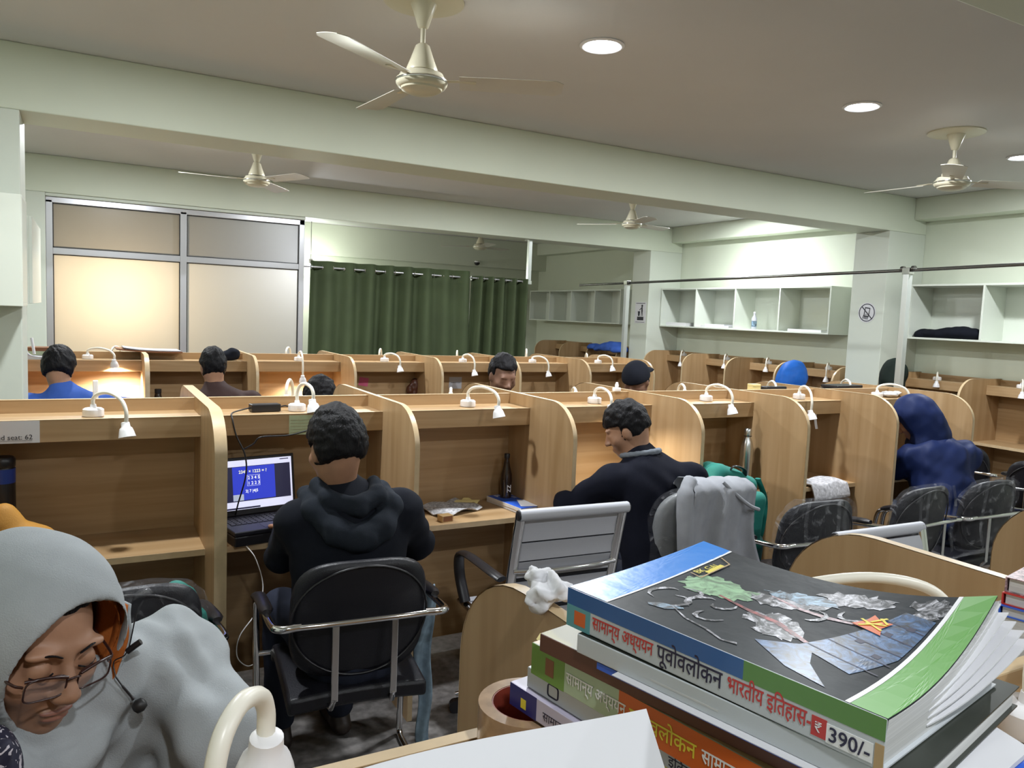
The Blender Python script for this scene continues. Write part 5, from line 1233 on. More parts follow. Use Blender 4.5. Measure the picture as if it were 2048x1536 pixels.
def strip(nm, m, pts, w, off=0.0004):
    g = MB(); vs = []; fs = []; P_ = [Vector((p[0], p[1])) for p in pts]
    ws = w if isinstance(w, (list, tuple)) else [w] * len(P_)
    for i, p in enumerate(P_):
        d = (P_[min(i + 1, len(P_) - 1)] - P_[max(i - 1, 0)]).normalized(); nn = Vector((-d.y, d.x)) * ws[i] / 2
        vs += [surf(*(p + nn), off), surf(*(p - nn), off)]
    for i in range(len(P_) - 1): fs.append((2 * i, 2 * i + 1, 2 * i + 3, 2 * i + 2))
    return g.add(vs, fs).build(nm, m, t)
ls = [i / 12 for i in range(13)]
art('blue_band', 'cover_blue', [(0.0, v_) for v_ in ls] + [(0.155 - 0.035 * v_, v_) for v_ in ls[::-1]], 0.0004, 5)
strip('white_rule', 'ink_white', [(0.158 - 0.035 * v_, v_) for v_ in ls], 0.010)
art('green_band', 'cover_green', [(0.915, v_) for v_ in ls] + [(1.0, v_) for v_ in ls[::-1]], 0.0004, 5)
strip('white_rule', 'ink_white', [(0.908, v_) for v_ in ls], 0.012)
art('green_splash', 'art_green', [(0.20, 0.46), (0.18, 0.56), (0.21, 0.64), (0.30, 0.66), (0.38, 0.62), (0.41, 0.53), (0.36, 0.47), (0.27, 0.43)], 0.0003, 4, 0.009)
art('pale_splash', 'art_pale', [(0.38, 0.60), (0.42, 0.68), (0.52, 0.72), (0.60, 0.70), (0.56, 0.62), (0.46, 0.56)], 0.0003, 4, 0.009)
art('light_blue_splash', 'art_lightblue', [(0.40, 0.68), (0.47, 0.76), (0.58, 0.80), (0.62, 0.74), (0.52, 0.68)], 0.0004, 4, 0.009)
art('white_plume', 'art_pale', [(0.54, 0.82), (0.60, 0.90), (0.70, 0.93), (0.76, 0.88), (0.70, 0.80), (0.60, 0.76)], 0.0003, 4, 0.009)
art('blue_palace', 'art_blue', [(0.67, 0.30), (0.72, 0.50), (0.80, 0.84), (0.893, 0.80), (0.89, 0.46), (0.84, 0.22)], 0.00035, 5)
for k in range(5):
    v0 = 0.34 + 0.10 * k; strip('palace_line', 'ink_dark', [(0.685 + 0.022 * k, v0), (0.79 + 0.014 * k, v0 - 0.03), (0.89, v0 - 0.05)], 0.007, 0.0005)
for k, (a, b) in enumerate(((0.76, 0.50), (0.80, 0.62), (0.83, 0.42), (0.84, 0.70))): art('palace_window', 'ink_dark', [(a, b), (a + 0.022, b - 0.006), (a + 0.024, b + 0.025), (a + 0.002, b + 0.03)], 0.0005, 1)
art('blue_gable', 'art_blue', [(0.58, 0.20), (0.70, 0.34), (0.75, 0.18), (0.84, 0.04), (0.72, 0.08)], 0.00035, 4)
strip('red_streak', 'art_red', [(0.33, 0.48), (0.45, 0.44), (0.56, 0.42), (0.68, 0.34)], [0.01, 0.022, 0.03, 0.02])
strip('pink_streak', 'art_pink', [(0.44, 0.66), (0.55, 0.62), (0.64, 0.62), (0.72, 0.64)], [0.01, 0.022, 0.026, 0.016])
art('white_dust', 'art_pale', [(0.46, 0.40), (0.52, 0.50), (0.60, 0.48), (0.66, 0.36), (0.60, 0.28), (0.52, 0.32)], 0.0003, 4, 0.009)
art('white_dust', 'art_pale', [(0.80, 0.90), (0.84, 0.97), (0.89, 0.95), (0.89, 0.84), (0.84, 0.80)], 0.0003, 4, 0.009)
rsx = np.random.RandomState(5)
for k, (a, b, s_) in enumerate(((0.22, 0.30, 0.08), (0.28, 0.26, 0.07), (0.34, 0.34, 0.08), (0.27, 0.38, 0.06), (0.40, 0.26, 0.07), (0.38, 0.40, 0.06), (0.60, 0.60, 0.06), (0.68, 0.72, 0.07))):
    ph0 = rsx.rand() * 6; strip('white_swirl', 'art_pale', [(a + s_ * (0.5 + 0.1 * i) * math.cos(ph0 + i * 0.55) * 0.7, b + s_ * math.sin(ph0 + i * 0.55)) for i in range(7)], [0.004, 0.012, 0.018, 0.016, 0.014, 0.01, 0.003], 0.0005)
strip('white_swirl', 'art_pale', [(0.30, 0.20), (0.38, 0.14), (0.46, 0.12), (0.53, 0.08), (0.57, 0.10)], [0.004, 0.01, 0.012, 0.01, 0.02], 0.0005)
strip('blue_glow', 'art_lightblue', [(0.24, 0.14), (0.28, 0.17), (0.33, 0.22)], [0.02, 0.06, 0.01], 0.0005)
art('orange_burst', 'ink_orange', [(0.705, 0.64), (0.73, 0.70), (0.735, 0.76), (0.765, 0.72), (0.80, 0.72), (0.785, 0.66), (0.80, 0.60), (0.755, 0.62)], 0.0009, 2)
for pts in (((0.715, 0.70), (0.79, 0.64)), ((0.725, 0.64), (0.775, 0.70)), ((0.745, 0.69), (0.775, 0.75)), ((0.76, 0.74), (0.79, 0.70)), ((0.735, 0.67), (0.79, 0.69))): strip('yellow_script', 'ink_yellow', pts, 0.009, 0.0012)
for a, b in (((0.155, 0.60), (0.205, 0.585)), ((0.205, 0.585), (0.195, 0.84)), ((0.195, 0.84), (0.140, 0.88))): strip('logo_frame', 'cover_tan', [a, b], 0.006, 0.001)
strip('logo_bar', 'ink_yellow', [(0.192, 0.66), (0.185, 0.80)], 0.018, 0.001)
lg = link('lettering', text_mesh('BK GAUR', 0.0115, 'ink_yellow', extrude=0.00005), t, loc=surf(0.180, 0.615, 0.0012)); lg.rotation_euler = (0.0, -0.02, PI / 2)
# upright loose white sheet on the near shelf
t = thing('loose_sheet', 'upright white paper sheet leaning in front of the book stack', 'paper', (0.22, 0.40, 1.25), 0)
def shf(u_, v_):
    x = -0.157 + 0.31 * u_ - 0.012 * (1 - v_) * u_; z = 0.001 + v_ * (0.166 - 0.009 * u_ + 0.003 * math.sin(5 * u_)); y = -0.09 + 0.12 * v_ + 0.012 * math.sin(3 * u_) * v_ + 0.012 * u_ * u_ * v_
    return Vector((x, y, z)), Vector((0, -0.85, 0.5))
MB().slab(shf, 16, 10, 0.0008).build('sheet', 'paper', t, 60)
# tape roll on the foreground shelf
t = thing('tape_roll', 'brown packing tape roll on the foreground shelf beside the books', 'tape roll', (0.405, 0.668, 1.2500), 0)
M['tape'] = mat('packing_tape', (0.34, 0.22, 0.13), 0.2, var=0.2, vscale=60); M['tape_core'] = mat('tape_core', (0.22, 0.035, 0.02), 0.5, var=0.4, vscale=40)
MB().lathe([(0.040, 0.0), (0.054, 0.0), (0.054, 0.048), (0.040, 0.048), (0.040, 0.0)], 40, capb=False, capt=False).build('tape', 'tape', t, 40)
MB().lathe([(0.0385, 0.0005), (0.0398, 0.0005), (0.0398, 0.0475), (0.0385, 0.0475), (0.0385, 0.0005)], 40, capb=False, capt=False).build('core', 'tape_core', t, 40)
# crumpled tissue on the partition behind the stack
S = SDF(0.004, 0.012); rs = np.random.RandomState(3)
for k in range(9): S.ell(Vector((0.553, 0.885, 1.330)) + Vector((rs.rand() - .5, rs.rand() - .5, (rs.rand() - .5) * 0.5)) * 0.058, (0.018, 0.016, 0.012), k=0.008)
t = sdf_obj(S, 'crumpled_tissue', 'paper', None, 0.007, 150, 2, 0, (0.553, 0.885, 1.31)); t.location = (0.553, 0.885, 1.31); tag(t, 'crumpled white tissue at the left corner of the book stack', 'tissue')
# books at the right edge, on the shelf of the rightmost foreground carrel
for k, (m1, th, lb) in enumerate((('edge_blue', 0.014, 'blue book at the right edge beneath the red one'), ('ink_red', 0.016, 'red book at the right edge, between blue and pink'), ('art_pink', 0.020, 'pale pink book on top of the pile at the right edge'))):
    z0 = 1.3300 + (0, 0.0143, 0.0306)[k]
    plain_book(lb, (1.285, 0.605), (1.062 + 0.005 * k, 0.560), z0, 0.15, th, m1, m1)
MB().box(0, 0.215, 0, 0.16, 0, 0.0795).build('paper_pile', 'pages', None, loc=(1.085, 0.425, 1.2500), rot=(0, 0, 0.15)); tag(bpy.data.objects['paper_pile'], 'thick pile of papers under the coloured books at the right edge', 'papers')
# loose papers under the stack on the right
def quad_sheet(label, name, m, pts, th, bow):
    P_ = [Vector(p) for p in pts]; c_ = sum(P_, Vector()) / 4; t = thing(name, label, 'papers', c_)
    def f_(u_, v_): return P_[0].lerp(P_[1], u_).lerp(P_[3].lerp(P_[2], u_), v_) - c_ + Vector((0, 0, bow * math.sin(PI * u_) * (0.4 + 0.6 * v_))), Vector((0, 0, 1))
    MB().slab(f_, 12, 8, th).build('sheets', m, t, 60)
quad_sheet('white sheets fanning out under the stack, lower right', 'loose_papers', 'paper', [(0.480, 0.322, 1.391), (0.637, 0.343, 1.388), (0.632, 0.300, 1.384), (0.470, 0.262, 1.386)], 0.004, 0.006)
quad_sheet('blue folder sticking out under the white sheets, lower right', 'paper_folder', 'edge_blue', [(0.500, 0.320, 1.3795), (0.625, 0.330, 1.3785), (0.640, 0.295, 1.374), (0.500, 0.235, 1.374)], 0.003, 0.006)

# ================================================================== SMALL THINGS
def emis(name, col, s): return mat(name, col, 0.4, emit=col, estr=s)
M['scr_white'] = emis('screen_white', (0.72, 0.74, 0.95), 0.85); M['scr_dark'] = emis('screen_dark', (0.02, 0.02, 0.05), 0.8); M['scr_blue'] = emis('screen_blue', (0.03, 0.05, 0.55), 0.85)
M['scr_text'] = emis('screen_text', (0.85, 0.88, 0.80), 1.0); M['scr_grey'] = emis('screen_grey', (0.42, 0.48, 0.62), 0.8); M['scr_yellow'] = emis('screen_yellow', (0.85, 0.86, 0.50), 1.0)
M['laptop'] = mat('laptop_shell', (0.012, 0.012, 0.018), 0.4)
# ---- laptop
t = thing('laptop', 'black laptop showing a blue maths lesson on its screen', 'laptop', (0.455, 3.340, 0.7505), math.radians(11))
MB().box(0.0, 0.36, -0.245, -0.005, 0.0, 0.042).build('cooling_stand', 'black_plastic', t, bevel=0.006)
MB().box(0.0, 0.36, -0.245, 0.0, 0.0425, 0.060).build('base', 'laptop', t, bevel=0.004)
kb = MB()
for r_ in range(5):
    for c_ in range(14): kb.box(0.025 + c_ * 0.0222, 0.043 + c_ * 0.0222, -0.035 - r_ * 0.0225 - 0.017, -0.035 - r_ * 0.0225, 0.0602, 0.0625)
k_ = kb.build('keyboard', 'black_plastic', t); k_['kind'] = 'stuff'
MB().box(0.13, 0.23, -0.225, -0.16, 0.0600, 0.0606).build('touchpad', 'black_plastic', t)
th_ = math.radians(9); Rs = rx(PI / 2 - th_)
def scr(nm, x0, x1, y0, y1, m, d=0.0):
    g = MB(); o_ = Vector((0, -0.003, 0.060))
    return g.add([o_ + Rs @ Vector(p) for p in ((x0, y0, d), (x1, y0, d), (x1, y1, d), (x0, y1, d))], [(0, 1, 2, 3)]).build(nm, m, lid)
lid = MB().add([Vector((0, -0.003, 0.060)) + Rs @ Vector((x, y, z)) for z in (-0.007, 0) for y in (0.0, 0.245) for x in (0.0, 0.36)], [(0, 2, 3, 1), (4, 5, 7, 6), (0, 1, 5, 4), (2, 6, 7, 3), (0, 4, 6, 2), (1, 3, 7, 5)]).build('screen_lid', 'laptop', t, bevel=0.003)
scr('display', 0.012, 0.348, 0.024, 0.232, 'scr_white', 0.0006); scr('video_window', 0.012, 0.340, 0.058, 0.206, 'scr_dark', 0.0010); scr('slide', 0.085, 0.270, 0.062, 0.204, 'scr_blue', 0.0014); scr('webcam_view', 0.085, 0.130, 0.062, 0.088, 'scr_grey', 0.0018); scr('taskbar', 0.012, 0.20, 0.026, 0.033, 'scr_dark', 0.0010)
scr('window_buttons', 0.295, 0.335, 0.222, 0.226, 'scr_dark', 0.0010)
def scr_text(body, size, x, y, m, bold=0.0003):
    o_ = link('lettering', text_mesh(body, size, m, bold=bold, extrude=0.0), lid, loc=Vector((0, -0.003, 0.060)) + Rs @ Vector((x, y, 0.0020)), rot=Rs.to_euler()); return o_
scr_text('2345 × 1223 = ?', 0.0185, 0.112, 0.176, 'scr_yellow'); scr_text('2 3 4 5', 0.0185, 0.150, 0.149, 'scr_text'); scr_text('1 2 2 3', 0.0185, 0.150, 0.126, 'scr_text'); scr_text('2| 7 |4|5', 0.0165, 0.138, 0.094, 'scr_text')
fr_ = MB()
for (x0, x1, y0, y1) in ((0.147, 0.203, 0.1205, 0.1215), (0.147, 0.203, 0.1655, 0.1665), (0.147, 0.148, 0.1205, 0.1665), (0.202, 0.203, 0.1205, 0.1665)):
    fr_.add([Vector((0, -0.003, 0.060)) + Rs @ Vector(p) for p in ((x0, y0, 0.0020), (x1, y0, 0.0020), (x1, y1, 0.0020), (x0, y1, 0.0020))], [(0, 1, 2, 3)])
fr_.build('number_box', 'scr_text', lid)
# ---- power adapter on the shelf
t = thing('power_adapter', 'black power adapter with cable on the shelf above the laptop', 'adapter', (0.665, 3.385, 1.2500), math.radians(6))
MB().box(-0.062, 0.062, -0.026, 0.026, 0, 0.032).build('brick', 'black_plastic', t, bevel=0.004)
MB().tube(smooth_path([(-0.062, 0, 0.016), (-0.10, -0.02, 0.012), (-0.150, -0.055, 0.004), (-0.165, -0.112, -0.01), (-0.150, -0.118, -0.08), (-0.115, -0.118, -0.16), (-0.105, -0.10, -0.25), (-0.125, -0.06, -0.38), (-0.12, 0.0, -0.45)], 6), 0.0032, 8).build('cable', 'black_rubber', t, 60)
MB().tube(smooth_path([(0.062, 0, 0.016), (0.09, 0.0, 0.020), (0.125, 0.02, 0.006)], 5), 0.0032, 8).build('mains_lead', 'black_rubber', t, 60)
t = thing('black_cable', 'black cable looping under the shelf edge above the laptop', 'cable', (0.66, 3.27, 1.15)); MB().tube(smooth_path([(-0.10, 0.02, -0.045), (-0.06, 0.005, -0.02), (-0.03, 0.0, 0.008), (0.08, -0.006, 0.012), (0.16, -0.006, 0.03)], 6), 0.003, 8).build('lead', 'black_rubber', t, 60)
def fascia_sheet(label, x0, x1, z0, z1, m, name='paper_note', y=YA - 0.2216):
    t = thing(name, label, 'paper note', ((x0 + x1) / 2, y, z0)); MB().box(-(x1 - x0) / 2, (x1 - x0) / 2, -0.0006, 0, 0, z1 - z0).build('sheet', m, t); return t
M['pale_green'] = mat('pale_green_paper', (0.42, 0.47, 0.28), 0.7, var=0.06, vscale=50)
t = fascia_sheet('pale green ruled note on the shelf front above the laptop', 0.745, 0.88, 1.160, 1.243, 'pale_green')
for k in range(5): MB().box(-0.062, 0.062, -0.0008, -0.0006, 0.010 + 0.013 * k, 0.0108 + 0.013 * k).build('ruling', 'art_brown', t)
# ---- bottles
def bottle(label, loc, prof, m, cap=None, cm='black_plastic', bands=()):
    t = thing('bottle', label, 'bottle', loc); MB().lathe(prof, 28).build('body', m, t, 45)
    if cap: MB().lathe(cap, 24).build('cap', cm, t, 45)
    for (z0, z1, r_, bm) in bands: MB().lathe([(r_, z0), (r_, z1)], 28, capb=False, capt=False).build('label_band', bm, t, 60)
    return t
M['steel'] = mat('brushed_steel', (0.62, 0.64, 0.64), 0.26, metal=1.0, var=0.05, vscale=20); M['cola'] = mat('dark_cola', (0.020, 0.010, 0.008), 0.12, spec=0.7); M['bottle_blue'] = mat('blue_plastic', (0.02, 0.05, 0.28), 0.3)
t = bottle('tall brushed steel bottle standing in a near-row carrel', (3.345, 3.225, 0.7503), [(0.034, 0.0), (0.036, 0.004), (0.037, 0.215), (0.0355, 0.245), (0.028, 0.28), (0.0195, 0.302), (0.0185, 0.312)], 'steel', [(0.021, 0.312), (0.022, 0.316), (0.022, 0.350), (0.018, 0.356)], 'steel')
MB().lathe([(0.0225, 0.3115), (0.0225, 0.316)], 24, capb=False, capt=False).build('neck_ring', 'black_plastic', t)
for k in range(5): MB().lathe([(0.0362, 0.02 + 0.012 * k), (0.0367, 0.022 + 0.012 * k), (0.0362, 0.024 + 0.012 * k)], 28, capb=False, capt=False).build('rib', 'steel', t, 60)
t = bottle('small dark cola bottle behind the physics book', (1.860, 3.395, 0.7503), [(0.026, 0.0), (0.030, 0.006), (0.029, 0.04), (0.026, 0.075), (0.030, 0.115), (0.028, 0.15), (0.016, 0.195), (0.0125, 0.22), (0.0125, 0.235)], 'cola', [(0.0145, 0.233), (0.0145, 0.252), (0.012, 0.255)], 'black_plastic')
o_ = link('lettering', text_mesh('ZZ', 0.030, 'ink_white', bold=0.0006), t, loc=(-0.010, -0.0312, 0.100), rot=(PI / 2, PI / 2, 0))
bottle('black bottle with a broad blue band at the left edge', (-0.272, 3.335, 0.7503), [(0.036, 0.0), (0.039, 0.006), (0.039, 0.31), (0.036, 0.322)], 'black_plastic', [(0.037, 0.322), (0.040, 0.326), (0.040, 0.352), (0.034, 0.36)], 'black_plastic', ((0.265, 0.318, 0.0396, 'bottle_blue'),))
bottle('small dark jar in the carrel of the brown jacket man', (0.475, 6.46, 0.7503), [(0.036, 0), (0.038, 0.01), (0.038, 0.19), (0.026, 0.22), (0.022, 0.25)], 'cola', [(0.024, 0.25), (0.024, 0.28)], 'black_plastic')
# ---- bags and cloth
M['teal'] = mat('teal_canvas', (0.010, 0.185, 0.150), 0.75, bump=0.15, bscale=300); M['teal_dk'] = mat('dark_teal_canvas', (0.006, 0.060, 0.062), 0.75); M['mustard'] = mat('mustard_canvas', (0.40, 0.19, 0.025), 0.7, bump=0.1, bscale=200, var=0.1)
c = Vector((2.845, 2.86, 0.0)); t = thing('backpack', 'teal backpack standing beside the grey jacket', 'backpack', (c.x, c.y, 0.485), 0)
def bpk(name, m, prims, wr=0.005):
    S = SDF(0.008, 0.03)
    for p in prims: S.box(Vector((c.x, c.y, 0)) + Vector(p[0]), p[1], p[2], p[3] if len(p) > 3 else None)
    sdf_obj(S, name, m, t, wr, 24, 4, 1, (c.x, c.y, 0.485))
bpk('body', 'teal', [((-0.005, 0.0, 0.69), (0.155, 0.095, 0.21), 0.07), ((-0.015, -0.01, 0.915), (0.150, 0.09, 0.065), 0.05, ry(0.34))])
bpk('front_pocket', 'teal', [((0.02, -0.105, 0.72), (0.115, 0.045, 0.15), 0.035)])
bpk('lower_panel', 'teal_dk', [((0.02, -0.02, 0.56), (0.168, 0.098, 0.085), 0.05)])
MB().tube(smooth_path([(-0.06, -0.07, 0.495), (-0.04, -0.085, 0.520), (0.02, -0.085, 0.500), (0.045, -0.07, 0.465)], 5), 0.008, 8, flat=(1.6, 0.6)).build('grab_handle', 'black_plastic', t, 60)
MB().tube(smooth_path([(-0.14, -0.09, 0.44), (0.0, -0.105, 0.405), (0.13, -0.085, 0.35)], 6), 0.0035, 6).build('zip', 'teal_dk', t, 60)
MB().tube(smooth_path([(0.15, -0.06, 0.44), (0.20, -0.07, 0.32), (0.205, -0.05, 0.14), (0.17, -0.02, 0.04)], 6), 0.02, 8, flat=(1.0, 0.35)).build('strap', 'teal', t, 60)
c = Vector((0.245, 2.56, 0.0)); t = thing('shoulder_bag', 'teal bag strap hooked over the wrapped chair beside the grey hood', 'bag', (c.x, c.y, 0.48))
S = SDF(0.008, 0.02); S.box((c.x, c.y - 0.01, 0.60), (0.085, 0.05, 0.12), 0.04); S.chain([(c.x - 0.06, c.y - 0.05, 0.68), (c.x - 0.045, c.y - 0.06, 0.79), (c.x - 0.01, c.y - 0.05, 0.815), (c.x + 0.02, c.y - 0.05, 0.80), (c.x + 0.055, c.y - 0.05, 0.72), (c.x + 0.07, c.y - 0.04, 0.64)], [0.02, 0.024, 0.026, 0.024, 0.022, 0.02]); sdf_obj(S, 'bag_body', 'teal', t, 0.005, 40, 2, 1, (c.x, c.y, 0.48))
MB().tube(smooth_path([(-0.025, -0.085, 0.20), (-0.018, -0.09, 0.28), (0.0, -0.085, 0.32), (0.03, -0.08, 0.31)], 5), 0.010, 8, flat=(1.5, 0.5)).build('strap', 'rib_fabric', t, 60)
S = SDF(0.008, 0.03); c = (-0.30, 3.22, 0.7505)
S.ell((-0.265, 3.20, 0.86), (0.065, 0.05, 0.10)); S.ell((-0.215, 3.21, 0.81), (0.11, 0.075, 0.055), rz(0.1) @ ry(0.25)); S.ell((-0.19, 3.21, 0.825), (0.10, 0.08, 0.05), ry(0.3)); S.box((-0.3, 3.2, 0.70), (0.5, 0.3, 0.05), 0.0, k=0.01, op='-')
o_ = sdf_obj(S, 'cloth_bag', 'mustard', None, 0.008, 22, 6, 1, c); o_.location = c; tag(o_, 'mustard yellow cloth bag on the desktop at the left edge', 'bag')
# jacket over the grey chair
t = thing('draped_jacket', 'light grey jacket draped over the wrapped grey chair', 'jacket', (2.36, 2.50, 0.62), math.radians(-12))
def jk(u_, v_):
    s_ = v_ * 2 - 0.42; x = -0.135 + 0.30 * u_ + 0.05 * (u_ - 0.5) * abs(s_) + 0.02 * math.sin(8 * v_)
    fold = 0.014 * math.sin(11 * u_ + 3 * v_) * min(1, abs(s_) * 3) + 0.008 * math.sin(23 * u_ + 5 * v_)
    if s_ < 0: a = s_ / 0.42; y = 0.062 + 0.03 * -a + fold; z = 0.385 + 0.36 * s_
    elif s_ < 0.16: a = s_ / 0.16 * PI; y = 0.062 * math.cos(a) - 0.04 * (s_ / 0.16); z = 0.385 + 0.030 * math.sin(a) + fold * 0.6
    else: y = -0.102 - 0.02 * (s_ - 0.16) - fold - 0.016; z = 0.385 - 0.29 * (s_ - 0.16) - (0.10 * (1 - u_) + 0.03 * u_) * (s_ - 0.16)
    return Vector((x, y, z)), Vector((0, -0.8, 0.6))
MB().slab(jk, 34, 44, 0.006).build('cloth', 'c_grey2', t, 180)
MB().tube(smooth_path([(-0.11, -0.06, 0.415), (-0.15, -0.10, 0.37), (-0.16, -0.125, 0.25), (-0.15, -0.13, 0.10)], 6), [0.03] * 6 + [0.038] * 6 + [0.036] * 6 + [0.03], 12).build('sleeve', 'c_grey2', t, 180)
MB().tube(smooth_path([(0.02, -0.105, 0.415), (0.08, -0.125, 0.36), (0.13, -0.145, 0.32), (0.18, -0.14, 0.30)], 6), 0.008, 8).build('seam', 'c_grey2', t, 60)
# denim cloth hanging beside the centre chair
M['lt_denim'] = mat('light_blue_cloth', (0.17, 0.24, 0.30), 0.85, var=0.25, vscale=30)
t = thing('hanging_cloth', 'pale blue cloth strip hanging from the right arm of the centre chair', 'cloth', (1.105, 2.56, 0.0))
MB().slab(lambda u_, v_: (Vector((-0.02 + (0.075 - 0.03 * v_) * (u_ - 0.5) + 0.07 * max(0, v_ - 0.6) ** 1.2 + 0.01 * math.sin(12 * v_), -0.02 + 0.012 * math.sin(7 * u_ + 9 * v_) + 0.02, 0.70 - 0.66 * v_ + 0.0)), Vector((0.2, -1, 0))), 10, 30, 0.006).build('cloth', 'lt_denim', t, 180)
# white charger cord
t = thing('charger_lead_loop', 'white charger cord trailing from the laptop desk', 'cord', (0.60, 3.12, 0.7505))
MB().tube(smooth_path([(0.02, 0.06, 0.004), (-0.04, 0.03, 0.004), (-0.055, -0.004, 0.004), (-0.02, -0.03, -0.05), (0.005, -0.05, -0.16), (-0.03, -0.10, -0.24), (-0.10, -0.16, -0.30), (-0.115, -0.20, -0.36), (-0.08, -0.21, -0.40), (-0.04, -0.21, -0.39)], 6), 0.0022, 6).build('lead', 'white_plastic', t, 60)
# ---- papers and books on the desks
def newspaper(label, loc, rot, w, d, drop=0.0, m='paper', amp=0.006, seed=0, th=0.004):
    t = thing('newspaper', label, 'newspaper', loc, rot)
    def f_(u_, v_):
        y = (v_ - 0.5) * d; z = 0.003 + amp * abs(math.sin(5 * u_ + 4 * v_ + seed)) * 1.0
        if drop and v_ < 0.40: k = (0.40 - v_) / 0.40; y = -0.10 * d - 0.012 * k - 0.02 * math.sin(k * PI / 2) * (1 if k > 0 else 0); z = 0.003 + amp - drop * k
        return Vector(((u_ - 0.5) * w, y, z)), Vector((0, -0.5, 0.85))
    MB().slab(f_, 16, 20, th).build('sheets', m, t, 60)
    rs_ = np.random.RandomState(seed)
    return t, f_
M['newsprint'] = mat('newsprint', (0.50, 0.50, 0.53), 0.8, var=0.35, vscale=55); M['newsprint2'] = mat('newsprint_print', (0.42, 0.42, 0.44), 0.8, var=0.5, vscale=80)
newspaper('newspapers draped over the front edge of an empty carrel desk', (3.95, 3.155, 0.7505), 0.06, 0.34, 0.26, 0.09, 'newsprint', 0.014, 3, 0.008)
newspaper('crumpled newspapers beside the man in the black hoodie', (1.53, 3.36, 0.7505), 0.3, 0.26, 0.20, 0, 'newsprint2', 0.020, 5, 0.005)
newspaper('yellowish folded paper on the newspapers near the partition', (1.66, 3.43, 0.7505), 0.5, 0.10, 0.09, 0, 'tab_yellow', 0.018, 9, 0.003)
t = thing('small_box', 'small framed pocket box on the desk by the black hoodie', 'box', (1.435, 3.185, 0.7503), 0.15); MB().box(-0.03, 0.03, -0.022, 0.022, 0, 0.03).build('carton', 'cover_tan', t, bevel=0.002); MB().box(-0.024, 0.024, -0.0226, -0.022, 0.004, 0.026).build('panel', 'art_brown', t)
t, L = plain_book('grey magazine under the physics book', (1.785, 3.455), (1.825, 3.165), 0.7503, 0.215, 0.014, 'spine_grey', 'ink_white')
t, L = plain_book('blue physics textbook lying on the near-row desk', (1.782, 3.450), (1.820, 3.160), 0.7648, 0.21, 0.016, 'edge_blue', 'ink_white')
t['group'] = 'books on the desks'
for nm, s_, (x, y) in (('Physics', 0.052, (0.045, 0.030)), ('II', 0.040, (0.095, 0.10))):
    o_ = link('lettering', text_mesh(nm, s_, 'ink_white', bold=0.0008), t, loc=(x, y, 0.0163), rot=(0, 0, PI / 2 - PI / 2 * 0)); o_.rotation_euler = (0, 0, PI / 2)
t = thing('open_leaflet', 'pale leaflet lying across the physics book', 'leaflet', (1.955, 3.225, 0.7812), -0.35); MB().slab(lambda u_, v_: (Vector(((u_ - .5) * 0.20, (v_ - .5) * 0.13, 0.001 + 0.010 * u_ * u_)), Vector((0, 0, 1))), 8, 6, 0.001).build('sheet', 'paper', t, 60)
def notebook(label, loc, rot, w=0.19, d=0.25, m='paper'):
    t = thing('notebook', label, 'notebook', loc, rot)
    for s_ in (-1, 1): MB().slab(lambda u_, v_, s_=s_: (Vector((s_ * (0.002 + u_ * w), (v_ - .5) * d, 0.006 + 0.006 * math.sin(PI * min(1, u_ * 1.4)) - 0.003 * u_)), Vector((0, 0, 1))), 8, 4, 0.004).build('page_half', m, t, 60)
    return t
notebook('open notebook under the lamp of the man in the navy jumper', (2.12, 3.27, 0.7505), 0.1)
t = notebook('tilted white notebook before the dark blue hood', (4.50, 3.27, 0.7505), 0.2, 0.14, 0.20)
t = thing('paper_tag', 'small ruled paper tag hanging below the shelf edge', 'paper tag', (3.985, 3.295, 1.165), 0.2); MB().slab(lambda u_, v_: (Vector((0.03 * (u_ - .5) + 0.03 * v_, 0.004 * math.sin(3 * v_), -0.095 * v_)), Vector((0, 1, 0))), 3, 6, 0.0008).build('slip', 'paper', t)
S = SDF(0.006, 0.01); rs = np.random.RandomState(8)
for k in range(8): S.ell((4.86 + 0.16 * (rs.rand() - .5), 3.385 + 0.05 * (rs.rand() - .5), 1.268 + 0.012 * rs.rand()), (0.04, 0.025, 0.012), rz(rs.rand() * 3))
o_ = sdf_obj(S, 'crumpled_paper', 'paper', None, 0.006, 70, 3, 0, (4.86, 3.385, 1.25)); o_.location = (4.86, 3.385, 1.2500); tag(o_, 'crumpled white paper on the shelf above the dark blue hood', 'paper')
t = thing('charger_plug', 'white charger plug standing on the panel beside the cap man', 'plug', (2.60, 3.503, 1.3008)); MB().box(-0.022, 0.022, -0.014, 0.014, 0, 0.022).build('body', 'white_plastic', t, bevel=0.005); MB().lathe([(0.010, 0.022), (0.011, 0.035), (0.006, 0.052)], 12).build('plug_tip', 'white_plastic', t, 50)
t = thing('power_adapter', 'black adapter lying behind the near-row panel', 'adapter', (3.96, 3.62, 1.2500)); MB().box(-0.09, 0.09, -0.03, 0.03, 0, 0.058).build('brick', 'black_plastic', t, bevel=0.006)
t = thing('sticky_box', 'small yellow box behind the near-row panel', 'box', (3.78, 3.62, 1.2500)); MB().box(-0.035, 0.035, -0.025, 0.025, 0, 0.075).build('carton', 'tab_yellow', t, bevel=0.003); MB().box(-0.036, 0.036, -0.026, 0.026, 0.06, 0.0605).build('lid_seam', 'olive', t)
t = thing('black_folder', 'flat black folder behind the near-row panel, left of the no-phone column', 'folder', (4.62, 3.61, 1.2500), 0.1)
for k in range(3): MB().box(-0.17 + 0.01 * k, 0.15, -0.06, 0.07, 0.022 * k, 0.022 * k + 0.02).build('leaf', 'black_plastic', t, bevel=0.004)
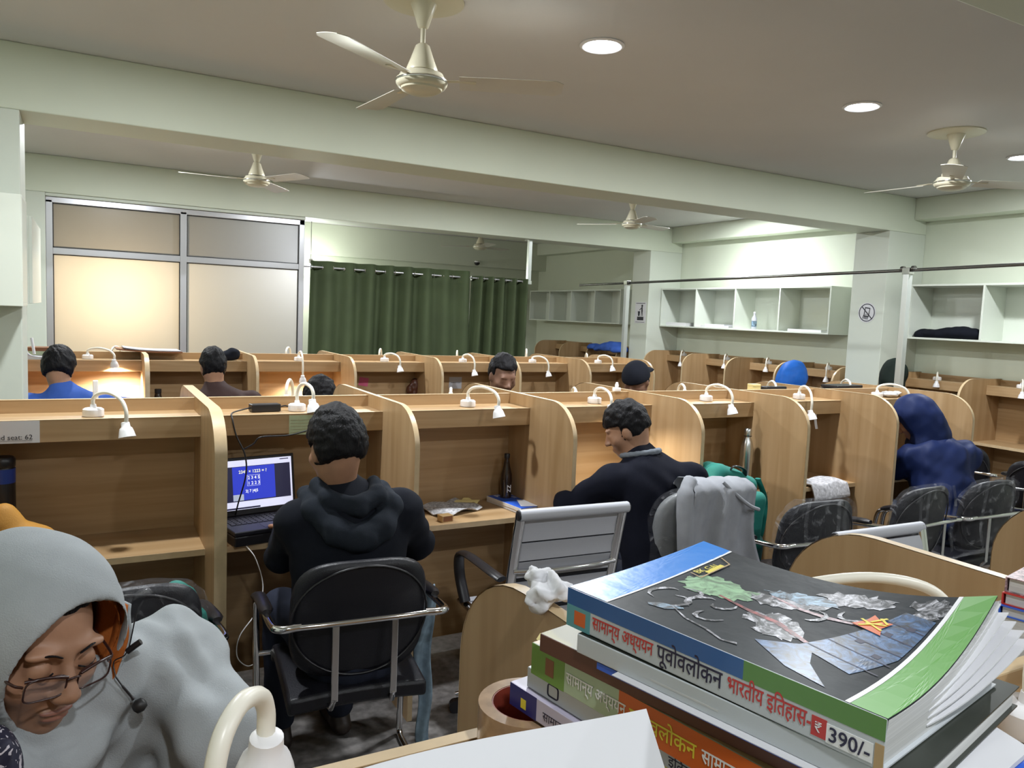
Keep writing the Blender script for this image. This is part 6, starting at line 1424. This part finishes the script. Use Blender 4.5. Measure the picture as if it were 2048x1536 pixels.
# ---- far row bits
def back_note(label, x, z, w, h_, m, y=YB - 0.0095, rot=0.0):
    t = thing('paper_note', label, 'paper note', (x, y, z), rot=(PI / 2, rot, 0)); MB().box(-w / 2, w / 2, -h_ / 2, h_ / 2, 0, 0.0008).build('sheet', m, t); return t
M['pink_paper'] = mat('pink_paper', (0.55, 0.10, 0.20), 0.7)
back_note('small pink note on the back panel of a far-row carrel', 2.155, 1.06, 0.085, 0.075, 'pink_paper', rot=0.15)
t = back_note('pale notice on the back panel left of the man facing the camera', 3.05, 1.045, 0.13, 0.11, 'scr_note' if 'scr_note' in M else 'rib_fabric'); MB().box(-0.05, 0.05, 0.0, 0.004, 0.0009, 0.0014).build('rule', 'ink', t)
back_note('white sheet pinned beside the bent head in the bright carrel', 1.80, 1.03, 0.10, 0.14, 'paper')
for k, (dx, dz, s_) in enumerate(((0, 0, 0.055), (0.05, -0.02, 0.05), (-0.04, -0.03, 0.045))): pass
S = SDF(0.008, 0.015); S.ell((2.62, 6.60, 1.04), (0.045, 0.03, 0.05)); S.ell((2.66, 6.60, 1.00), (0.03, 0.03, 0.06)); S.ell((2.58, 6.60, 0.99), (0.03, 0.03, 0.05)); S.cap((2.62, 6.60, 1.0), (2.61, 6.60, 0.85), 0.03, 0.02)
o_ = sdf_obj(S, 'maroon_scarf', 'maroon', None, 0.006, 50, 3, 1, (2.62, 6.60, 0.83)); o_.location = (2.62, 6.60, 0.83); tag(o_, 'dark maroon cloth hanging in the far-row carrel with the pink note', 'cloth')
for k, (m_, th) in enumerate((('spine_grey', 0.030), ('cover_mint', 0.028), ('art_brown', 0.026))):
    t, L = plain_book(('grey file at the bottom of the pile left of the blue jacket', 'greenish file in the middle of the pile left of the blue jacket', 'brown file on top of the pile left of the blue jacket')[k], (-0.37, 6.455 + 0.004 * k), (-0.16, 6.45), 1.2500 + (0, 0.0305, 0.0590)[k], 0.17, th, m_, m_); t['group'] = 'files piled on the far row'
t = thing('closed_laptop', 'flat dark board lying on top of the far-row panel', 'board', (0.42, 6.654, 1.3008), 0.03); MB().slab(lambda u_, v_: (Vector(((u_ - .5) * 0.46, (v_ - .5) * 0.28, 0.006 + 0.022 * (1 - u_) ** 3)), Vector((0, 0, 1))), 10, 4, 0.010).build('board', 'art_brown', t, 60); MB().slab(lambda u_, v_: (Vector(((u_ - .5) * 0.40 + 0.02, (v_ - .5) * 0.26, 0.016 + 0.022 * (1 - u_) ** 3)), Vector((0, 0, 1))), 10, 4, 0.006).build('top_sheet', 'rib_fabric', t, 60)
S = SDF(0.007, 0.02); S.ell((1.00, 6.53, 1.285), (0.085, 0.05, 0.045)); S.ell((1.03, 6.53, 1.31), (0.05, 0.045, 0.04)); S.box((1, 6.53, 1.20), (0.3, 0.3, 0.05), 0, k=0.005, op='-')
o_ = sdf_obj(S, 'black_pouch', 'c_black', None, 0.004, 40, 2, 1, (1.0, 6.53, 1.25)); o_.location = (1.0, 6.53, 1.2500); tag(o_, 'black cloth pouch on the shelf right of the brown jacket man', 'pouch')
# ---- blue bundle in the back hall
S = SDF(0.012, 0.05); S.ell((6.72, 9.30, 1.28), (0.16, 0.30, 0.08), rz(0.0) @ rx(-0.2)); S.ell((6.70, 9.08, 1.27), (0.15, 0.20, 0.10)); S.ell((6.74, 9.62, 1.27), (0.13, 0.20, 0.06)); S.box((6.7, 9.3, 1.10), (0.6, 0.9, 0.15), 0, k=0.01, op='-')
o_ = sdf_obj(S, 'blue_bundle', 'c_blue', None, 0.015, 14, 5, 1, (6.7, 9.3, 1.25)); o_.location = (6.7, 9.3, 1.25); tag(o_, 'blue cloth bundle beyond the far row, left of the metal post', 'bundle')
# ---- security camera of the back hall
t = thing('security_camera', 'small dark security camera under the far beam of the back hall', 'camera', (5.88, YF - 0.25, 2.60)); MB().lathe([(0.05, 0.0), (0.05, -0.015), (0.03, -0.02)], 20, (0, -0.06, -0.0), None).build('mount', 'white_plastic', t, 50); MB().tube([(0, 0, 0.0), (0, -0.06, -0.01)], 0.018, 10).build('arm', 'white_plastic', t, 60); MB().lathe([(0.048, -0.02), (0.046, -0.04), (0.032, -0.062), (0.002, -0.07)], 20, (0, -0.06, 0)).build('dome', 'black_plastic', t, 60)
# ---- cabinet contents (right wall)
def cab_book(lb, x, y, w, d, th, m_, rot=0.0, z=1.6535): 
    t, L = plain_book(lb, (x, y), (x + math.sin(rot) * 0.01, y - d), z, w, th, m_, 'ink_white'); t['group'] = 'papers in the wall cabinets'; return t
cab_book('pale binder lying in the leftmost cabinet bay', 6.98, 8.36, 0.22, 0.40, 0.045, 'spine_grey')
cab_book('white papers lying in the second cabinet bay', 6.97, 7.66, 0.24, 0.50, 0.022, 'ink_white'); cab_book('grey folder on the papers in the second cabinet bay', 6.99, 7.60, 0.20, 0.34, 0.02, 'spine_grey', z=1.676)
cab_book('flat dark folder lying in the fourth cabinet bay', 6.98, 6.24, 0.22, 0.46, 0.026, 'olive')
bottle('clear blue-labelled bottle in the third cabinet bay', (7.06, 6.83, 1.6535), [(0.030, 0), (0.032, 0.008), (0.032, 0.13), (0.014, 0.165), (0.012, 0.19)], 'scr_bottle' if 'scr_bottle' in M else 'rib_fabric', [(0.014, 0.19), (0.014, 0.21)], 'white_plastic', ((0.03, 0.10, 0.0324, 'art_lightblue'),))
S = SDF(0.009, 0.03); S.ell((7.08, 4.30, 1.70), (0.12, 0.22, 0.065)); S.ell((7.08, 4.52, 1.69), (0.12, 0.18, 0.05)); S.ell((7.06, 4.66, 1.68), (0.09, 0.07, 0.05)); S.box((7.1, 4.4, 1.60), (0.4, 0.6, 0.0535), 0, k=0.005, op='-')
o_ = sdf_obj(S, 'black_bag', 'c_black', None, 0.006, 26, 5, 1, (7.08, 4.42, 1.6535)); o_.location = (7.08, 4.42, 1.6535); tag(o_, 'soft black bag lying in the cabinet at the right edge', 'bag')
# ---- white cables by the left column
t = thing('wall_cable', 'white cable hanging below the left wall cabinet', 'cable', (-0.375, 6.1, 1.30)); MB().tube(smooth_path([(0, 0, 0.34), (0.005, 0, 0.24), (0.02, 0, 0.12), (0.022, 0, 0.03), (0.05, 0.0, 0.0), (0.12, 0.0, -0.012)], 6), 0.006, 8).build('lead', 'white_plastic', t, 60); MB().tube([(0.05, 0, 0.12), (0.065, 0, 0.01)], 0.009, 8).build('antenna', 'white_plastic', t, 60)
# white key pole standing behind the panel before the blue jacket
t = thing('white_stick', 'short white stick rising behind the near row before the blue jacket', 'stick', (0.03, 3.60, 1.25)); MB().box(-0.010, 0.010, -0.006, 0.006, 0, 0.115).build('strip', 'white_plastic', t, bevel=0.003); MB().box(-0.016, 0.016, -0.01, 0.01, 0, 0.03).build('clip', 'white_plastic', t, bevel=0.003)
